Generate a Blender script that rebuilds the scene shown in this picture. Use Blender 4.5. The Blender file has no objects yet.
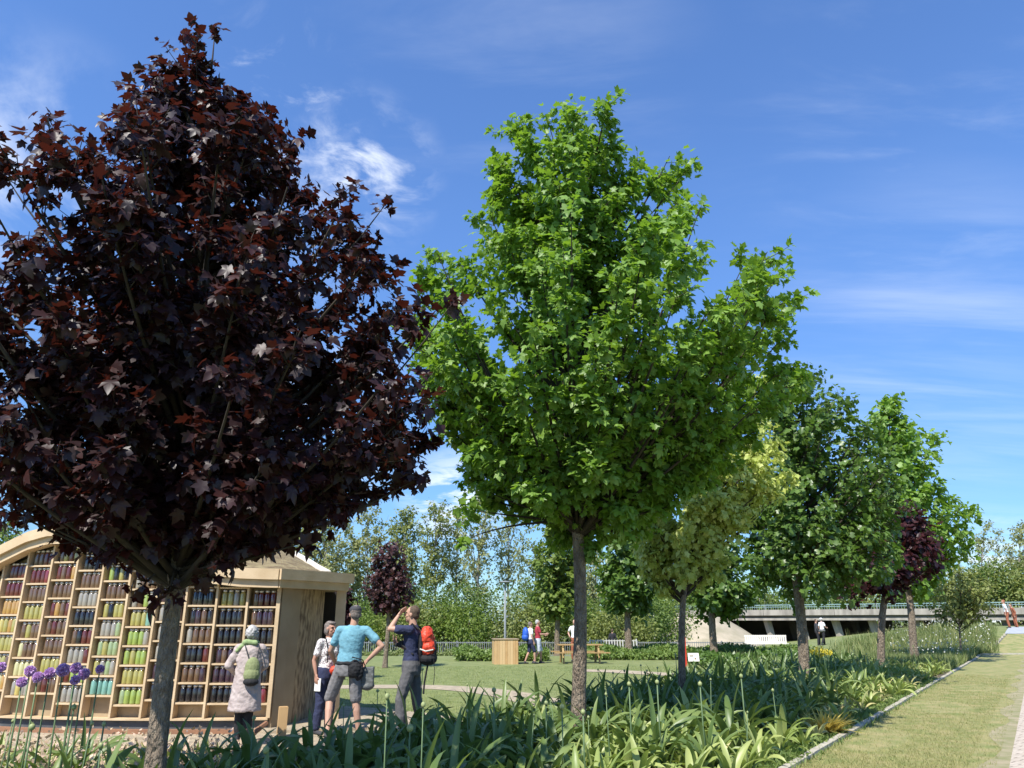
import bpy, bmesh, math, random
import numpy as np
from mathutils import Vector, Matrix

# ------------------------------------------------------------------ camera, light, exposure
S = bpy.context.scene
FPX, CZ, PITCH = 745.0, 1.65, math.radians(17.72)
cam_d = bpy.data.cameras.new('camera'); cam = bpy.data.objects.new('camera', cam_d)
S.collection.objects.link(cam); S.camera = cam
cam_d.sensor_width = 36.0; cam_d.lens = 36.0 * FPX / 1024.0
cam_d.clip_start = 0.1; cam_d.clip_end = 4000
cam.location = (0, 0, CZ); cam.rotation_euler = (math.pi / 2 + PITCH, 0, 0)

SUN_EL = math.radians(54); SUN_H = Vector((-0.50, -0.866, 0)).normalized()
sun_d = bpy.data.lights.new('sun', 'SUN'); sun = bpy.data.objects.new('sun', sun_d)
S.collection.objects.link(sun)
sun_d.energy = 4.6; sun_d.angle = math.radians(0.5); sun_d.color = (1.0, 0.955, 0.88)
to_sun = Vector((SUN_H.x * math.cos(SUN_EL), SUN_H.y * math.cos(SUN_EL), math.sin(SUN_EL)))
sun.rotation_euler = to_sun.to_track_quat('Z', 'Y').to_euler(); sun.location = (-20, -30, 50)

W = bpy.data.worlds.new('World'); S.world = W; W.use_nodes = True
nt = W.node_tree; nd = nt.nodes; lk = nt.links
for n in list(nd): nd.remove(n)
def N(tree, typ, **kw):
    n = tree.nodes.new(typ)
    for k, v in kw.items():
        if k.startswith('i_'):
            n.inputs[k[2:].replace('_', ' ')].default_value = v
        else: setattr(n, k, v)
    return n
out = N(nt, 'ShaderNodeOutputWorld'); bg = N(nt, 'ShaderNodeBackground')
sky = N(nt, 'ShaderNodeTexSky', sky_type='NISHITA', sun_disc=False)
sky.sun_elevation = SUN_EL; sky.sun_rotation = math.atan2(SUN_H.x, SUN_H.y)
sky.air_density = 1.0; sky.dust_density = 0.35; sky.ozone_density = 1.6; sky.altitude = 100
SKY_STR = 0.120
bg.inputs['Strength'].default_value = SKY_STR
geo = N(nt, 'ShaderNodeTexCoord')
sep = N(nt, 'ShaderNodeSeparateXYZ'); lk.new(geo.outputs['Generated'], sep.inputs[0])
# direction projected on a flat cloud layer
mx = N(nt, 'ShaderNodeMath', operation='MAXIMUM'); lk.new(sep.outputs['Z'], mx.inputs[0]); mx.inputs[1].default_value = 0.02
ad = N(nt, 'ShaderNodeMath', operation='ADD'); lk.new(mx.outputs[0], ad.inputs[0]); ad.inputs[1].default_value = 0.12
dv = N(nt, 'ShaderNodeVectorMath', operation='DIVIDE'); lk.new(geo.outputs['Generated'], dv.inputs[0])
cmb = N(nt, 'ShaderNodeCombineXYZ')
for i in range(3): lk.new(ad.outputs[0], cmb.inputs[i])
lk.new(cmb.outputs[0], dv.inputs[1])
def world_dir(px, py):
    v = Vector(((px - 512) / FPX, 1.0, (384 - py) / FPX))
    v = Matrix.Rotation(PITCH, 3, 'X') @ v
    return v.normalized()
def cloud_patch(px, py, r_in, r_out, scale, lo, hi, stretch=(1, 1, 1), detail=7, amount=1.0, rot=0.0):
    """a cloud bank in one part of the sky: noise in the cloud layer, limited to a cone of directions"""
    d = world_dir(px, py)
    mp = N(nt, 'ShaderNodeMapping'); mp.inputs['Scale'].default_value = stretch; mp.inputs['Rotation'].default_value = (0, 0, rot)
    lk.new(dv.outputs[0], mp.inputs['Vector'])
    nz = N(nt, 'ShaderNodeTexNoise'); nz.inputs['Scale'].default_value = scale; nz.inputs['Detail'].default_value = detail
    nz.inputs['Roughness'].default_value = 0.6; nz.inputs['Distortion'].default_value = 0.4
    lk.new(mp.outputs[0], nz.inputs['Vector'])
    mr = N(nt, 'ShaderNodeMapRange', interpolation_type='SMOOTHSTEP'); lk.new(nz.outputs['Fac'], mr.inputs['Value'])
    mr.inputs['From Min'].default_value = lo; mr.inputs['From Max'].default_value = hi
    dt = N(nt, 'ShaderNodeVectorMath', operation='DISTANCE'); lk.new(geo.outputs['Generated'], dt.inputs[0])
    dt.inputs[1].default_value = d
    m2 = N(nt, 'ShaderNodeMapRange', interpolation_type='SMOOTHSTEP'); lk.new(dt.outputs['Value'], m2.inputs['Value'])
    m2.inputs['From Min'].default_value = r_out; m2.inputs['From Max'].default_value = r_in
    mu = N(nt, 'ShaderNodeMath', operation='MULTIPLY'); lk.new(mr.outputs[0], mu.inputs[0]); lk.new(m2.outputs[0], mu.inputs[1])
    m3 = N(nt, 'ShaderNodeMath', operation='MULTIPLY'); lk.new(mu.outputs[0], m3.inputs[0]); m3.inputs[1].default_value = amount
    return m3.outputs[0]
banks = [
    cloud_patch(272, 105, 0.0, 0.14, 6.5, 0.44, 0.72, amount=0.85),
    cloud_patch(362, 172, 0.0, 0.12, 7.0, 0.44, 0.70, amount=0.85),
    cloud_patch(220, 400, 0.10, 0.26, 2.6, 0.42, 0.66, amount=0.7),
    cloud_patch(20, 190, 0.05, 0.20, 3.0, 0.45, 0.72, amount=0.45),
    cloud_patch(455, 500, 0.01, 0.09, 4.0, 0.40, 0.60, amount=0.8),
    cloud_patch(990, 605, 0.02, 0.12, 2.6, 0.40, 0.60, amount=0.8),
    cloud_patch(930, 335, 0.06, 0.24, 1.3, 0.36, 0.75, stretch=(0.55, 3.0, 1), amount=0.22, rot=0.1),
    cloud_patch(960, 135, 0.05, 0.34, 2.4, 0.45, 0.85, stretch=(0.8, 2.2, 1), amount=0.2, rot=0.5),
    cloud_patch(940, 440, 0.05, 0.18, 1.6, 0.44, 0.75, stretch=(0.5, 2.6, 1), amount=0.12),
    cloud_patch(500, 80, 0.05, 0.3, 2.0, 0.5, 0.9, stretch=(0.7, 1.8, 1), amount=0.25),
]
acc = banks[0]
for b in banks[1:]:
    m = N(nt, 'ShaderNodeMath', operation='MAXIMUM'); lk.new(acc, m.inputs[0]); lk.new(b, m.inputs[1]); acc = m.outputs[0]
hs = N(nt, 'ShaderNodeHueSaturation'); hs.inputs['Saturation'].default_value = 1.08; hs.inputs['Value'].default_value = 1.0
lk.new(sky.outputs[0], hs.inputs['Color'])
tr_ = N(nt, 'ShaderNodeMapRange', interpolation_type='SMOOTHSTEP'); lk.new(sep.outputs['Z'], tr_.inputs['Value'])
tr_.inputs['From Min'].default_value = 0.0; tr_.inputs['From Max'].default_value = 0.55
tm = N(nt, 'ShaderNodeMix', data_type='RGBA'); lk.new(tr_.outputs[0], tm.inputs[0])
tm.inputs[6].default_value = (0.44, 0.62, 0.84, 1); tm.inputs[7].default_value = (0.84, 1.02, 1.30, 1)     # clean, deep May air
sk = N(nt, 'ShaderNodeMix', data_type='RGBA', blend_type='MULTIPLY'); sk.inputs[0].default_value = 1.0
lk.new(hs.outputs[0], sk.inputs[6]); lk.new(tm.outputs[2], sk.inputs[7])
mix = N(nt, 'ShaderNodeMix', data_type='RGBA'); lk.new(acc, mix.inputs[0]); lk.new(sk.outputs[2], mix.inputs[6])
mix.inputs[7].default_value = (6.4, 6.7, 7.1, 1)
lk.new(mix.outputs[2], bg.inputs['Color']); lk.new(bg.outputs[0], out.inputs['Surface'])

S.view_settings.view_transform = 'Standard'; S.view_settings.look = 'None'
S.view_settings.exposure = 0.72; S.view_settings.gamma = 1.0; S.view_settings.use_curve_mapping = False
S.render.engine = 'CYCLES'
S.cycles.max_bounces = 6; S.cycles.transmission_bounces = 4; S.cycles.transparent_max_bounces = 4; S.cycles.diffuse_bounces = 3

rnd = random.Random(7)
rng = np.random.default_rng(11)
COL = S.collection

# ------------------------------------------------------------------ helpers
def sstep(t):
    t = max(0.0, min(1.0, t)); return t * t * (3 - 2 * t)
def ground(x, y):
    """terrain height"""
    z = 0.0
    if y > 20 and x > 0:
        z += 1.35 * sstep((y - 38) / 14) * sstep((x / y - 0.30) / 0.30)
    z -= 0.45 * sstep((y - 40) / 8) * (1 - sstep((x / max(y, 1) - 0.25) / 0.2))
    return z
def at(px, py, Y):
    d = Matrix.Rotation(PITCH, 3, 'X') @ Vector(((px - 512) / FPX, 1.0, (384 - py) / FPX))
    t = Y / d.y
    return Vector((d.x * t, Y, CZ + d.z * t))
def gx(px, Y, z=0.0):
    """world X of a ground point in picture column px at distance Y"""
    zc = Y * math.cos(PITCH) + (z - CZ) * math.sin(PITCH)
    return (px - 512) / FPX * zc

def newmesh(name, verts, faces, smooth=False):
    me = bpy.data.meshes.new(name)
    me.from_pydata([tuple(v) for v in verts], [], faces)
    if smooth: me.polygons.foreach_set('use_smooth', [True] * len(me.polygons))
    me.update(); return me
def link(name, me, mat=None, parent=None):
    o = bpy.data.objects.new(name, me); COL.objects.link(o)
    if mat is not None:
        if isinstance(mat, (list, tuple)):
            for m in mat: me.materials.append(m)
        else: me.materials.append(mat)
    if parent is not None: o.parent = parent
    return o
def thing(name, label, cat, loc=(0, 0, 0), rz=0.0, group=None):
    o = bpy.data.objects.new(name, None); COL.objects.link(o); o.empty_display_size = 0.2
    o.location = loc; o.rotation_euler = (0, 0, rz)
    tag(o, label, cat, group); return o
def tag(o, label, cat, group=None):
    o['label'] = label; o['category'] = cat
    if group: o['group'] = group
    return o
def struct(o): o['kind'] = 'structure'; return o
def stuff(o, label, cat):
    o['kind'] = 'stuff'; o['label'] = label; o['category'] = cat; return o

class MB:
    def __init__(s): s.v = []; s.f = []; s.mi = []
    def add(s, vs, fs, mi=0):
        b = len(s.v); s.v.extend([tuple(v) for v in vs]); s.f.extend([tuple(i + b for i in f) for f in fs]); s.mi.extend([mi] * len(fs))
    def box(s, c, size, M=None, mi=0, taper=1.0):
        hx, hy, hz = size[0] / 2, size[1] / 2, size[2] / 2
        vs = []
        for dz in (-1, 1):
            k = taper if dz > 0 else 1
            for dx, dy in ((-1, -1), (1, -1), (1, 1), (-1, 1)):
                p = Vector((dx * hx * k, dy * hy * k, dz * hz))
                if M is not None: p = M @ p
                vs.append(p + Vector(c))
        s.add(vs, [(3, 2, 1, 0), (4, 5, 6, 7), (0, 1, 5, 4), (1, 2, 6, 5), (2, 3, 7, 6), (3, 0, 4, 7)], mi)
    def tube(s, pts, rad, n=6, cap=True, mi=0):
        pts = [Vector(p) for p in pts]; rings = []
        if not hasattr(rad, '__len__'): rad = [rad] * len(pts)
        up = Vector((0.13, 0.31, 0.94))
        b = len(s.v); vs = []
        for i, p in enumerate(pts):
            t = (pts[min(i + 1, len(pts) - 1)] - pts[max(i - 1, 0)])
            if t.length < 1e-9: t = Vector((0, 0, 1))
            t.normalize()
            a = t.cross(up)
            if a.length < 0.15: a = t.cross(Vector((1, 0, 0)))
            a.normalize(); c = t.cross(a)
            for k in range(n):
                th = 2 * math.pi * k / n
                vs.append(p + (a * math.cos(th) + c * math.sin(th)) * rad[i])
        fs = []
        for i in range(len(pts) - 1):
            for k in range(n):
                k2 = (k + 1) % n
                fs.append((i * n + k, i * n + k2, (i + 1) * n + k2, (i + 1) * n + k))
        if cap:
            fs.append(tuple(range(n - 1, -1, -1))); fs.append(tuple((len(pts) - 1) * n + k for k in range(n)))
        s.add(vs, fs, mi)
    def lathe(s, c, prof, n=12, mi=0, sx=1, sy=1):
        vs = []; c = Vector(c)
        for r, z in prof:
            for k in range(n):
                th = 2 * math.pi * k / n
                vs.append(c + Vector((r * math.cos(th) * sx, r * math.sin(th) * sy, z)))
        fs = []
        for i in range(len(prof) - 1):
            for k in range(n):
                k2 = (k + 1) % n
                fs.append((i * n + k, i * n + k2, (i + 1) * n + k2, (i + 1) * n + k))
        fs.append(tuple(range(n - 1, -1, -1))); fs.append(tuple((len(prof) - 1) * n + k for k in range(n)))
        s.add(vs, fs, mi)
    def ell(s, c, r, M=None, nu=12, nv=8, mi=0):
        c = Vector(c); vs = []
        for i in range(1, nv):
            ph = math.pi * i / nv
            for k in range(nu):
                th = 2 * math.pi * k / nu
                p = Vector((r[0] * math.sin(ph) * math.cos(th), r[1] * math.sin(ph) * math.sin(th), r[2] * math.cos(ph)))
                if M is not None: p = M @ p
                vs.append(c + p)
        for sg in (1, -1):
            p = Vector((0, 0, sg * r[2]))
            if M is not None: p = M @ p
            vs.append(c + p)
        T, B = len(vs) - 2, len(vs) - 1; fs = []
        for i in range(nv - 2):
            for k in range(nu):
                k2 = (k + 1) % nu
                fs.append((i * nu + k, (i + 1) * nu + k, (i + 1) * nu + k2, i * nu + k2))
        for k in range(nu):
            k2 = (k + 1) % nu
            fs.append((T, k, k2)); fs.append((B, (nv - 2) * nu + k2, (nv - 2) * nu + k))
        s.add(vs, fs, mi)
    def cap(s, p0, r0, p1, r1, n=10):
        """tapered capsule"""
        p0 = Vector(p0); p1 = Vector(p1); d = p1 - p0; L = max(d.length, 1e-4); d = d / L
        pts = []; rad = []
        for a in (-1.0, -0.8, -0.45, 0):
            pts.append(p0 + d * r0 * a); rad.append(max(r0 * math.sqrt(max(0, 1 - a * a)), 0.0008))
        for a in (0, 0.45, 0.8, 1.0):
            pts.append(p1 + d * r1 * a); rad.append(max(r1 * math.sqrt(max(0, 1 - a * a)), 0.0008))
        s.tube(pts, rad, n)
    def build(s, name, mat=None, parent=None, smooth=False):
        me = newmesh(name, s.v, s.f, smooth)
        o = link(name, me, mat, parent)
        if any(s.mi): me.polygons.foreach_set('material_index', s.mi)
        return o

def bake(o, mods):
    """replace an object's mesh by the mesh its modifiers give"""
    for t, kw in mods:
        m = o.modifiers.new('m', t)
        for k, v in kw.items(): setattr(m, k, v)
    bpy.context.view_layer.update()
    dg = bpy.context.evaluated_depsgraph_get()
    me = bpy.data.meshes.new_from_object(o.evaluated_get(dg))
    old = o.data; o.modifiers.clear(); o.data = me; me.name = old.name; bpy.data.meshes.remove(old)
    me.polygons.foreach_set('use_smooth', [True] * len(me.polygons))
    return o

# ------------------------------------------------------------------ materials
def pmat(name, color, rough=0.7, var=None, scale=8.0, bump=0.0, bscale=40.0, coat=0.0, metallic=0.0, island=None, detail=5, spec=0.5, obj=True, stretch=(1,1,1)):
    """principled surface; var = second colour mixed in by noise, island = second colour mixed per leaf/blade"""
    m = bpy.data.materials.new(name); m.use_nodes = True; t = m.node_tree
    b = t.nodes['Principled BSDF']; L = t.links
    b.inputs['Roughness'].default_value = rough; b.inputs['Metallic'].default_value = metallic
    b.inputs['Coat Weight'].default_value = coat; b.inputs['Specular IOR Level'].default_value = spec
    src = None
    c = N(t, 'ShaderNodeRGB'); c.outputs[0].default_value = (*color, 1); src = c.outputs[0]
    tc = N(t, 'ShaderNodeTexCoord'); mp = N(t, 'ShaderNodeMapping'); mp.inputs['Scale'].default_value = stretch
    L.new(tc.outputs['Object'], mp.inputs['Vector'])
    if var is not None:
        nz = N(t, 'ShaderNodeTexNoise'); nz.inputs['Scale'].default_value = scale; nz.inputs['Detail'].default_value = detail
        L.new(mp.outputs[0], nz.inputs['Vector'])
        mr = N(t, 'ShaderNodeMapRange'); mr.inputs['From Min'].default_value = 0.35; mr.inputs['From Max'].default_value = 0.65
        L.new(nz.outputs['Fac'], mr.inputs['Value'])
        mx = N(t, 'ShaderNodeMix', data_type='RGBA'); L.new(mr.outputs[0], mx.inputs[0]); L.new(src, mx.inputs[6]); mx.inputs[7].default_value = (*var, 1)
        src = mx.outputs[2]
    if island is not None:
        g = N(t, 'ShaderNodeNewGeometry')
        pw = N(t, 'ShaderNodeMath', operation='POWER'); L.new(g.outputs['Random Per Island'], pw.inputs[0]); pw.inputs[1].default_value = 1.6
        mx = N(t, 'ShaderNodeMix', data_type='RGBA'); L.new(pw.outputs[0], mx.inputs[0]); L.new(src, mx.inputs[6]); mx.inputs[7].default_value = (*island, 1)
        src = mx.outputs[2]
    L.new(src, b.inputs['Base Color'])
    if bump:
        nb = N(t, 'ShaderNodeTexNoise'); nb.inputs['Scale'].default_value = bscale; nb.inputs['Detail'].default_value = 4
        L.new(mp.outputs[0], nb.inputs['Vector'])
        bp = N(t, 'ShaderNodeBump'); bp.inputs['Strength'].default_value = bump; bp.inputs['Distance'].default_value = 0.02 if bump < 1.5 else 0.05
        L.new(nb.outputs['Fac'], bp.inputs['Height']); L.new(bp.outputs[0], b.inputs['Normal'])
    return m
def leafmat(name, color, island, trans, rough=0.45, tw=0.4, spec=0.4, pw=1.6):
    """leaf: diffuse + gloss on the face, light coming through from behind"""
    m = bpy.data.materials.new(name); m.use_nodes = True; t = m.node_tree; L = t.links
    b = t.nodes['Principled BSDF']; o = t.nodes['Material Output']
    b.inputs['Roughness'].default_value = rough; b.inputs['Specular IOR Level'].default_value = spec
    g = N(t, 'ShaderNodeNewGeometry')
    p = N(t, 'ShaderNodeMath', operation='POWER'); L.new(g.outputs['Random Per Island'], p.inputs[0]); p.inputs[1].default_value = pw
    mx = N(t, 'ShaderNodeMix', data_type='RGBA'); L.new(p.outputs[0], mx.inputs[0]); mx.inputs[6].default_value = (*color, 1); mx.inputs[7].default_value = (*island, 1)
    L.new(mx.outputs[2], b.inputs['Base Color'])
    tr = N(t, 'ShaderNodeBsdfTranslucent'); tr.inputs['Color'].default_value = (*trans, 1)
    ms = N(t, 'ShaderNodeMixShader'); ms.inputs[0].default_value = tw
    L.new(b.outputs[0], ms.inputs[1]); L.new(tr.outputs[0], ms.inputs[2]); L.new(ms.outputs[0], o.inputs['Surface'])
    return m

M = {}
M['lawn'] = pmat('lawn grass', (0.13, 0.165, 0.045), 0.95, var=(0.205, 0.225, 0.08), scale=2.2, bump=0.9, bscale=40, detail=12)
M['pathgrass'] = pmat('worn path grass', (0.17, 0.20, 0.055), 0.95, var=(0.32, 0.275, 0.12), scale=2.6, bump=0.7, bscale=55, detail=10)
M['soil'] = pmat('bed soil', (0.10, 0.075, 0.05), 0.95, var=(0.18, 0.14, 0.09), scale=9, bump=0.9, bscale=30)
M['gravel'] = pmat('pale gravel', (0.48, 0.395, 0.265), 0.95, var=(0.33, 0.27, 0.19), scale=5, bump=0.9, bscale=120, detail=10)
M['concrete'] = pmat('pale concrete', (0.46, 0.42, 0.33), 0.9, var=(0.34, 0.31, 0.24), scale=6, bump=0.4)
M['bluepave'] = pmat('grey paving', (0.36, 0.38, 0.40), 0.9, var=(0.30, 0.32, 0.34), scale=3)
M['bark'] = pmat('maple bark', (0.18, 0.133, 0.09), 0.92, var=(0.34, 0.27, 0.19), scale=11, bump=2.0, bscale=26, stretch=(1.6, 1.6, 0.6), detail=12)
M['limb'] = pmat('dark young bark', (0.05, 0.037, 0.025), 0.9, var=(0.03, 0.022, 0.015), scale=6)
M['bark2'] = pmat('pale birch bark', (0.30, 0.28, 0.24), 0.9, var=(0.18, 0.16, 0.13), scale=4, bump=0.5)
M['pine'] = pmat('pale pine boards', (0.62, 0.47, 0.29), 0.6, var=(0.52, 0.38, 0.22), scale=3, bump=0.15, stretch=(1, 1, 1), bscale=30)
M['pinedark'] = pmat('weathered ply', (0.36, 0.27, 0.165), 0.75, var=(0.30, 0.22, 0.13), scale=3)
M['larch'] = pmat('orange larch boards', (0.50, 0.31, 0.13), 0.65, var=(0.42, 0.25, 0.10), scale=4, island=(0.58, 0.40, 0.2))

# ------------------------------------------------------------------ leaf meshes
MAPLE = (np.array([(0, 0.34, 0), (0, 0, 0), (0.20, -0.04, 0), (0.42, 0.00, 0), (0.30, 0.20, 0), (0.46, 0.33, 0), (0.62, 0.60, 0), (0.31, 0.57, 0), (0.24, 0.76, 0),
                   (0, 1.0, 0), (-0.24, 0.76, 0), (-0.31, 0.57, 0), (-0.62, 0.60, 0), (-0.46, 0.33, 0), (-0.30, 0.20, 0), (-0.42, 0.00, 0), (-0.20, -0.04, 0)], float))
MAPLE_F = np.array([(0, i, i + 1 if i < 16 else 1) for i in range(1, 17)])
RHOMB = np.array([(0, 0, 0), (0.36, 0.45, 0), (0, 1, 0), (-0.36, 0.45, 0)], float)
RHOMB_F = np.array([(0, 1, 2), (0, 2, 3)])
STAR = np.array([(0, 0, 0), (0.45, 0.12, 0), (0.24, 0.38, 0), (0.5, 0.66, 0), (0, 1, 0), (-0.5, 0.66, 0), (-0.24, 0.38, 0), (-0.45, 0.12, 0)], float)
STAR_F = np.array([(0, 1, 2), (0, 2, 4), (2, 3, 4), (0, 4, 6), (4, 5, 6), (0, 6, 7)])
def leaves_mesh(name, P, D, Nn, size, tmpl=MAPLE, faces=MAPLE_F, curl=0.25):
    """many leaves in one mesh: P base points, D tip directions, Nn face normals"""
    P = np.asarray(P); n = len(P)
    D = D / np.maximum(np.linalg.norm(D, axis=1, keepdims=True), 1e-6)
    X = np.cross(D, Nn); X /= np.maximum(np.linalg.norm(X, axis=1, keepdims=True), 1e-6)
    Z = np.cross(X, D)
    t = tmpl.copy(); k = len(t)
    c = rng.normal(curl, 0.32, n)[:, None]
    fold = rng.normal(0.12, 0.12, n)[:, None]
    lz = -c * (t[None, :, 1] ** 2) + fold * np.abs(t[None, :, 0]) * 1.5 - c * (t[None, :, 0] ** 2)
    V = P[:, None, :] + size[:, None, None] * (X[:, None, :] * t[None, :, 0:1] + D[:, None, :] * t[None, :, 1:2] + Z[:, None, :] * lz[:, :, None])
    V = V.reshape(-1, 3)
    F = (faces[None, :, :] + (np.arange(n) * k)[:, None, None]).reshape(-1, 3)
    me = bpy.data.meshes.new(name)
    me.vertices.add(len(V)); me.vertices.foreach_set('co', V.astype(np.float32).ravel())
    me.loops.add(F.size); me.loops.foreach_set('vertex_index', F.astype(np.int32).ravel())
    me.polygons.add(len(F)); me.polygons.foreach_set('loop_start', np.arange(0, F.size, 3, dtype=np.int32))
    me.polygons.foreach_set('loop_total', np.full(len(F), 3, dtype=np.int32))
    me.update(calc_edges=True); return me

def unit(v): return v / np.maximum(np.linalg.norm(v, axis=-1, keepdims=True), 1e-6)

def tree(name, label, cat, base_px, Y, rbase, prof, nb, leaves, lsize, lmat, bark='bark', group=None, asc=0.9, br=0.45, tmpl=(MAPLE, MAPLE_F),
         fork_py=None, depth=0.9, top_px=None, twigs=16, seed=1, droop=0.55, tube_n=4, inner=0.25, extra=(), base_z=None, offy=0.0, lean=0.15, ragged=0.25):
    """prof: (row, left column, right column) of the crown's silhouette, read at the tree's own distance"""
    global rng
    rng = np.random.default_rng(seed); r = random.Random(seed)
    X0 = gx(base_px, Y); z0 = ground(X0, Y) if base_z is None else base_z
    X0 = gx(base_px, Y, z0)
    root = thing(name, label, cat, (X0, Y, z0), 0, group)
    zs = [at(512, p[0], Y).z - z0 for p in prof]
    XL = [at(p[1], p[0], Y).x - X0 for p in prof]; XR = [at(p[2], p[0], Y).x - X0 for p in prof]
    o = np.argsort(zs); zs = np.array(zs)[o]; XL = np.array(XL)[o]; XR = np.array(XR)[o]
    zb, zt = zs[0], zs[-1]
    ztop = zt
    topx = (np.interp(zt, zs, (XL + XR) / 2)) if top_px is None else at(top_px, prof[0][0], Y).x - X0
    fz = zb + 0.15 * (zt - zb) if fork_py is None else at(512, fork_py, Y).z - z0
    def axis(z):
        t = max(0, (z) / ztop); return np.array([topx * t ** 1.6 + 0.04 * math.sin(z * 1.3 + seed), 0.05 * math.sin(z * 0.9 + seed * 2), z])
    mb = MB()
    zz = np.linspace(-0.05, ztop * 0.93, 16)
    tp = [axis(z) for z in zz]
    tr = [rbase * (1 + 0.35 * math.exp(-max(z, 0) * 5)) * (1 - 0.55 * min(1, z / max(fz, .1)) * 0.35) if z < fz else max(rbase * 0.8 * (1 - (z - fz) / (ztop - fz)) ** 0.9, 0.012) for z in zz]
    if rbase > 0.08:
        fine = np.linspace(-0.05, fz, 26); tp = [axis(z) for z in fine] + [axis(z) for z in zz if z > fz + 0.1]
        tr = [rbase * (1 + 0.35 * math.exp(-max(z, 0) * 5)) * (1 - 0.2 * max(z, 0) / fz) * (1 + r.uniform(-.03, .03)) for z in fine] + [max(rbase * 0.78 * (1 - (z - fz) / (ztop - fz)) ** 0.9, 0.012) for z in zz if z > fz + 0.1]
    mb.tube([Vector(p) for p in tp], tr, 12 if rbase > 0.06 else 7)
    P = []; D = []; NN = []
    per_twig = max(3, int(leaves / (nb * twigs)))
    wz = np.maximum(XR - XL, 0.05)
    cdf_z = np.linspace(zb, zt, 200); w = np.interp(cdf_z, zs, wz) ** 1.2; cdf = np.cumsum(w) / w.sum()
    for i in range(nb):
        u = (i + r.random()) / nb
        z1 = float(np.interp(u, cdf, cdf_z)); th = i * 2.39996 + r.uniform(-.4, .4)
        cx = float(np.interp(z1, zs, (XL + XR) / 2)); rr = float(np.interp(z1, zs, (XR - XL) / 2))
        k = (r.uniform(0.3, 0.7) if r.random() < inner else r.uniform(1 - ragged, 1.0))
        if rr * k > br: rad = rr * k - br * 0.30
        else: rad = rr * k * 0.5
        tip = np.array([cx + rad * math.cos(th), rad * math.sin(th) * depth + offy, z1])
        R = math.hypot(tip[0] - axis(z1)[0], tip[1])
        s0 = max(fz * r.uniform(0.93, 1.05), z1 - R * asc * r.uniform(0.9, 1.4)); s0 = min(s0, ztop * 0.9)
        st = axis(s0)
        mid = st * 0.45 + tip * 0.55; mid[2] = st[2] + (tip[2] - st[2]) * 0.38
        if tip[2] < st[2]: mid[2] = st[2] + 0.12
        ts = np.linspace(0, 1, 7)
        bz = [(1 - t) ** 2 * st + 2 * t * (1 - t) * mid + t * t * tip for t in ts]
        br0 = min(rbase * 0.33, 0.02 + 0.012 * R)
        mb.tube([Vector(p) for p in bz], [br0 * (1 - t) + 0.006 for t in ts], tube_n + 1, cap=False, mi=1)
        bw = br * r.uniform(0.7, 1.2)
        for j in range(twigs):
            t = 1 - 0.75 * (r.random() ** 1.3)
            p = (1 - t) ** 2 * st + 2 * t * (1 - t) * mid + t * t * tip
            ax = unit(tip - mid)
            dr = np.array([r.gauss(0, 1), r.gauss(0, 1), r.gauss(0, 1)]); dr = unit(dr - ax * np.dot(dr, ax) * 0.6)
            out_ = p - axis(p[2]); out_[2] = 0; out_ = unit(out_)
            dr = unit(dr + ax * 0.7 + out_ * 0.35 + np.array([0, 0, 0.25]))
            L = bw * r.uniform(0.5, 1.15) * (1.1 - 0.3 * t)
            e = p + dr * L
            mb.tube([Vector(p), Vector((p + e) / 2 + np.array([0, 0, -.01])), Vector(e)], [0.006, 0.005, 0.003] if rbase > .06 else [.008, .006, .004], 3, cap=False, mi=1)
            m = per_twig
            tt = rng.uniform(0.25, 1.05, m)[:, None]
            pp = p + (e - p) * tt
            side = unit(rng.normal(0, 1, (m, 3)))
            pet = lsize * rng.uniform(0.3, 0.9, m)[:, None]
            pp = pp + side * pet
            dd = unit(side + dr * 0.5 + np.array([0, 0, -droop]) * rng.uniform(0.2, 1.8, (m, 1)))
            nn = unit(np.array([0, 0, 1.0]) + out_ * 0.55 + rng.normal(0, 0.42, (m, 3)))
            P.append(pp); D.append(dd); NN.append(nn)
    for (ex, ey, er, en, edy) in extra:      # outlying sprays of leaves on their own shoot
        c = at(ex, ey, Y + edy); c = np.array([c.x - X0, c.y - Y, c.z - z0])
        Rr = math.hypot(c[0] - axis(c[2])[0], c[1]); st = axis(max(fz, min(c[2] - 0.3 - 0.9 * Rr, ztop * .9)))
        mid = st * .4 + c * .6; mid[2] = st[2] + (c[2] - st[2]) * .42 + (0.15 if c[2] < st[2] else 0)
        ts = np.linspace(0, 1, 8)
        mb.tube([Vector((1 - t) ** 2 * st + 2 * t * (1 - t) * mid + t * t * c) for t in ts], [0.022 * (1 - t) + 0.005 for t in ts], 4, cap=False, mi=1)
        m = en; pp = c + np.clip(rng.normal(0, er * 0.45, (m, 3)), -er * .95, er * .95); dd = unit(rng.normal(0, .7, (m, 3)) + np.array([0, 0, -droop]))
        P.append(pp); D.append(dd); NN.append(unit(rng.normal(0, .5, (m, 3)) + np.array([0, 0, 1])))
    P = np.concatenate(P); D = np.concatenate(D); NN = np.concatenate(NN)
    sz = lsize * rng.uniform(0.42, 1.22, len(P))
    mb.build('trunk', [M[bark], M['limb'] if bark == 'bark' else M[bark]], root, smooth=True)
    link('crown', leaves_mesh('crown', P, D, NN, sz, tmpl[0], tmpl[1]), lmat, root)
    return root

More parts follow.
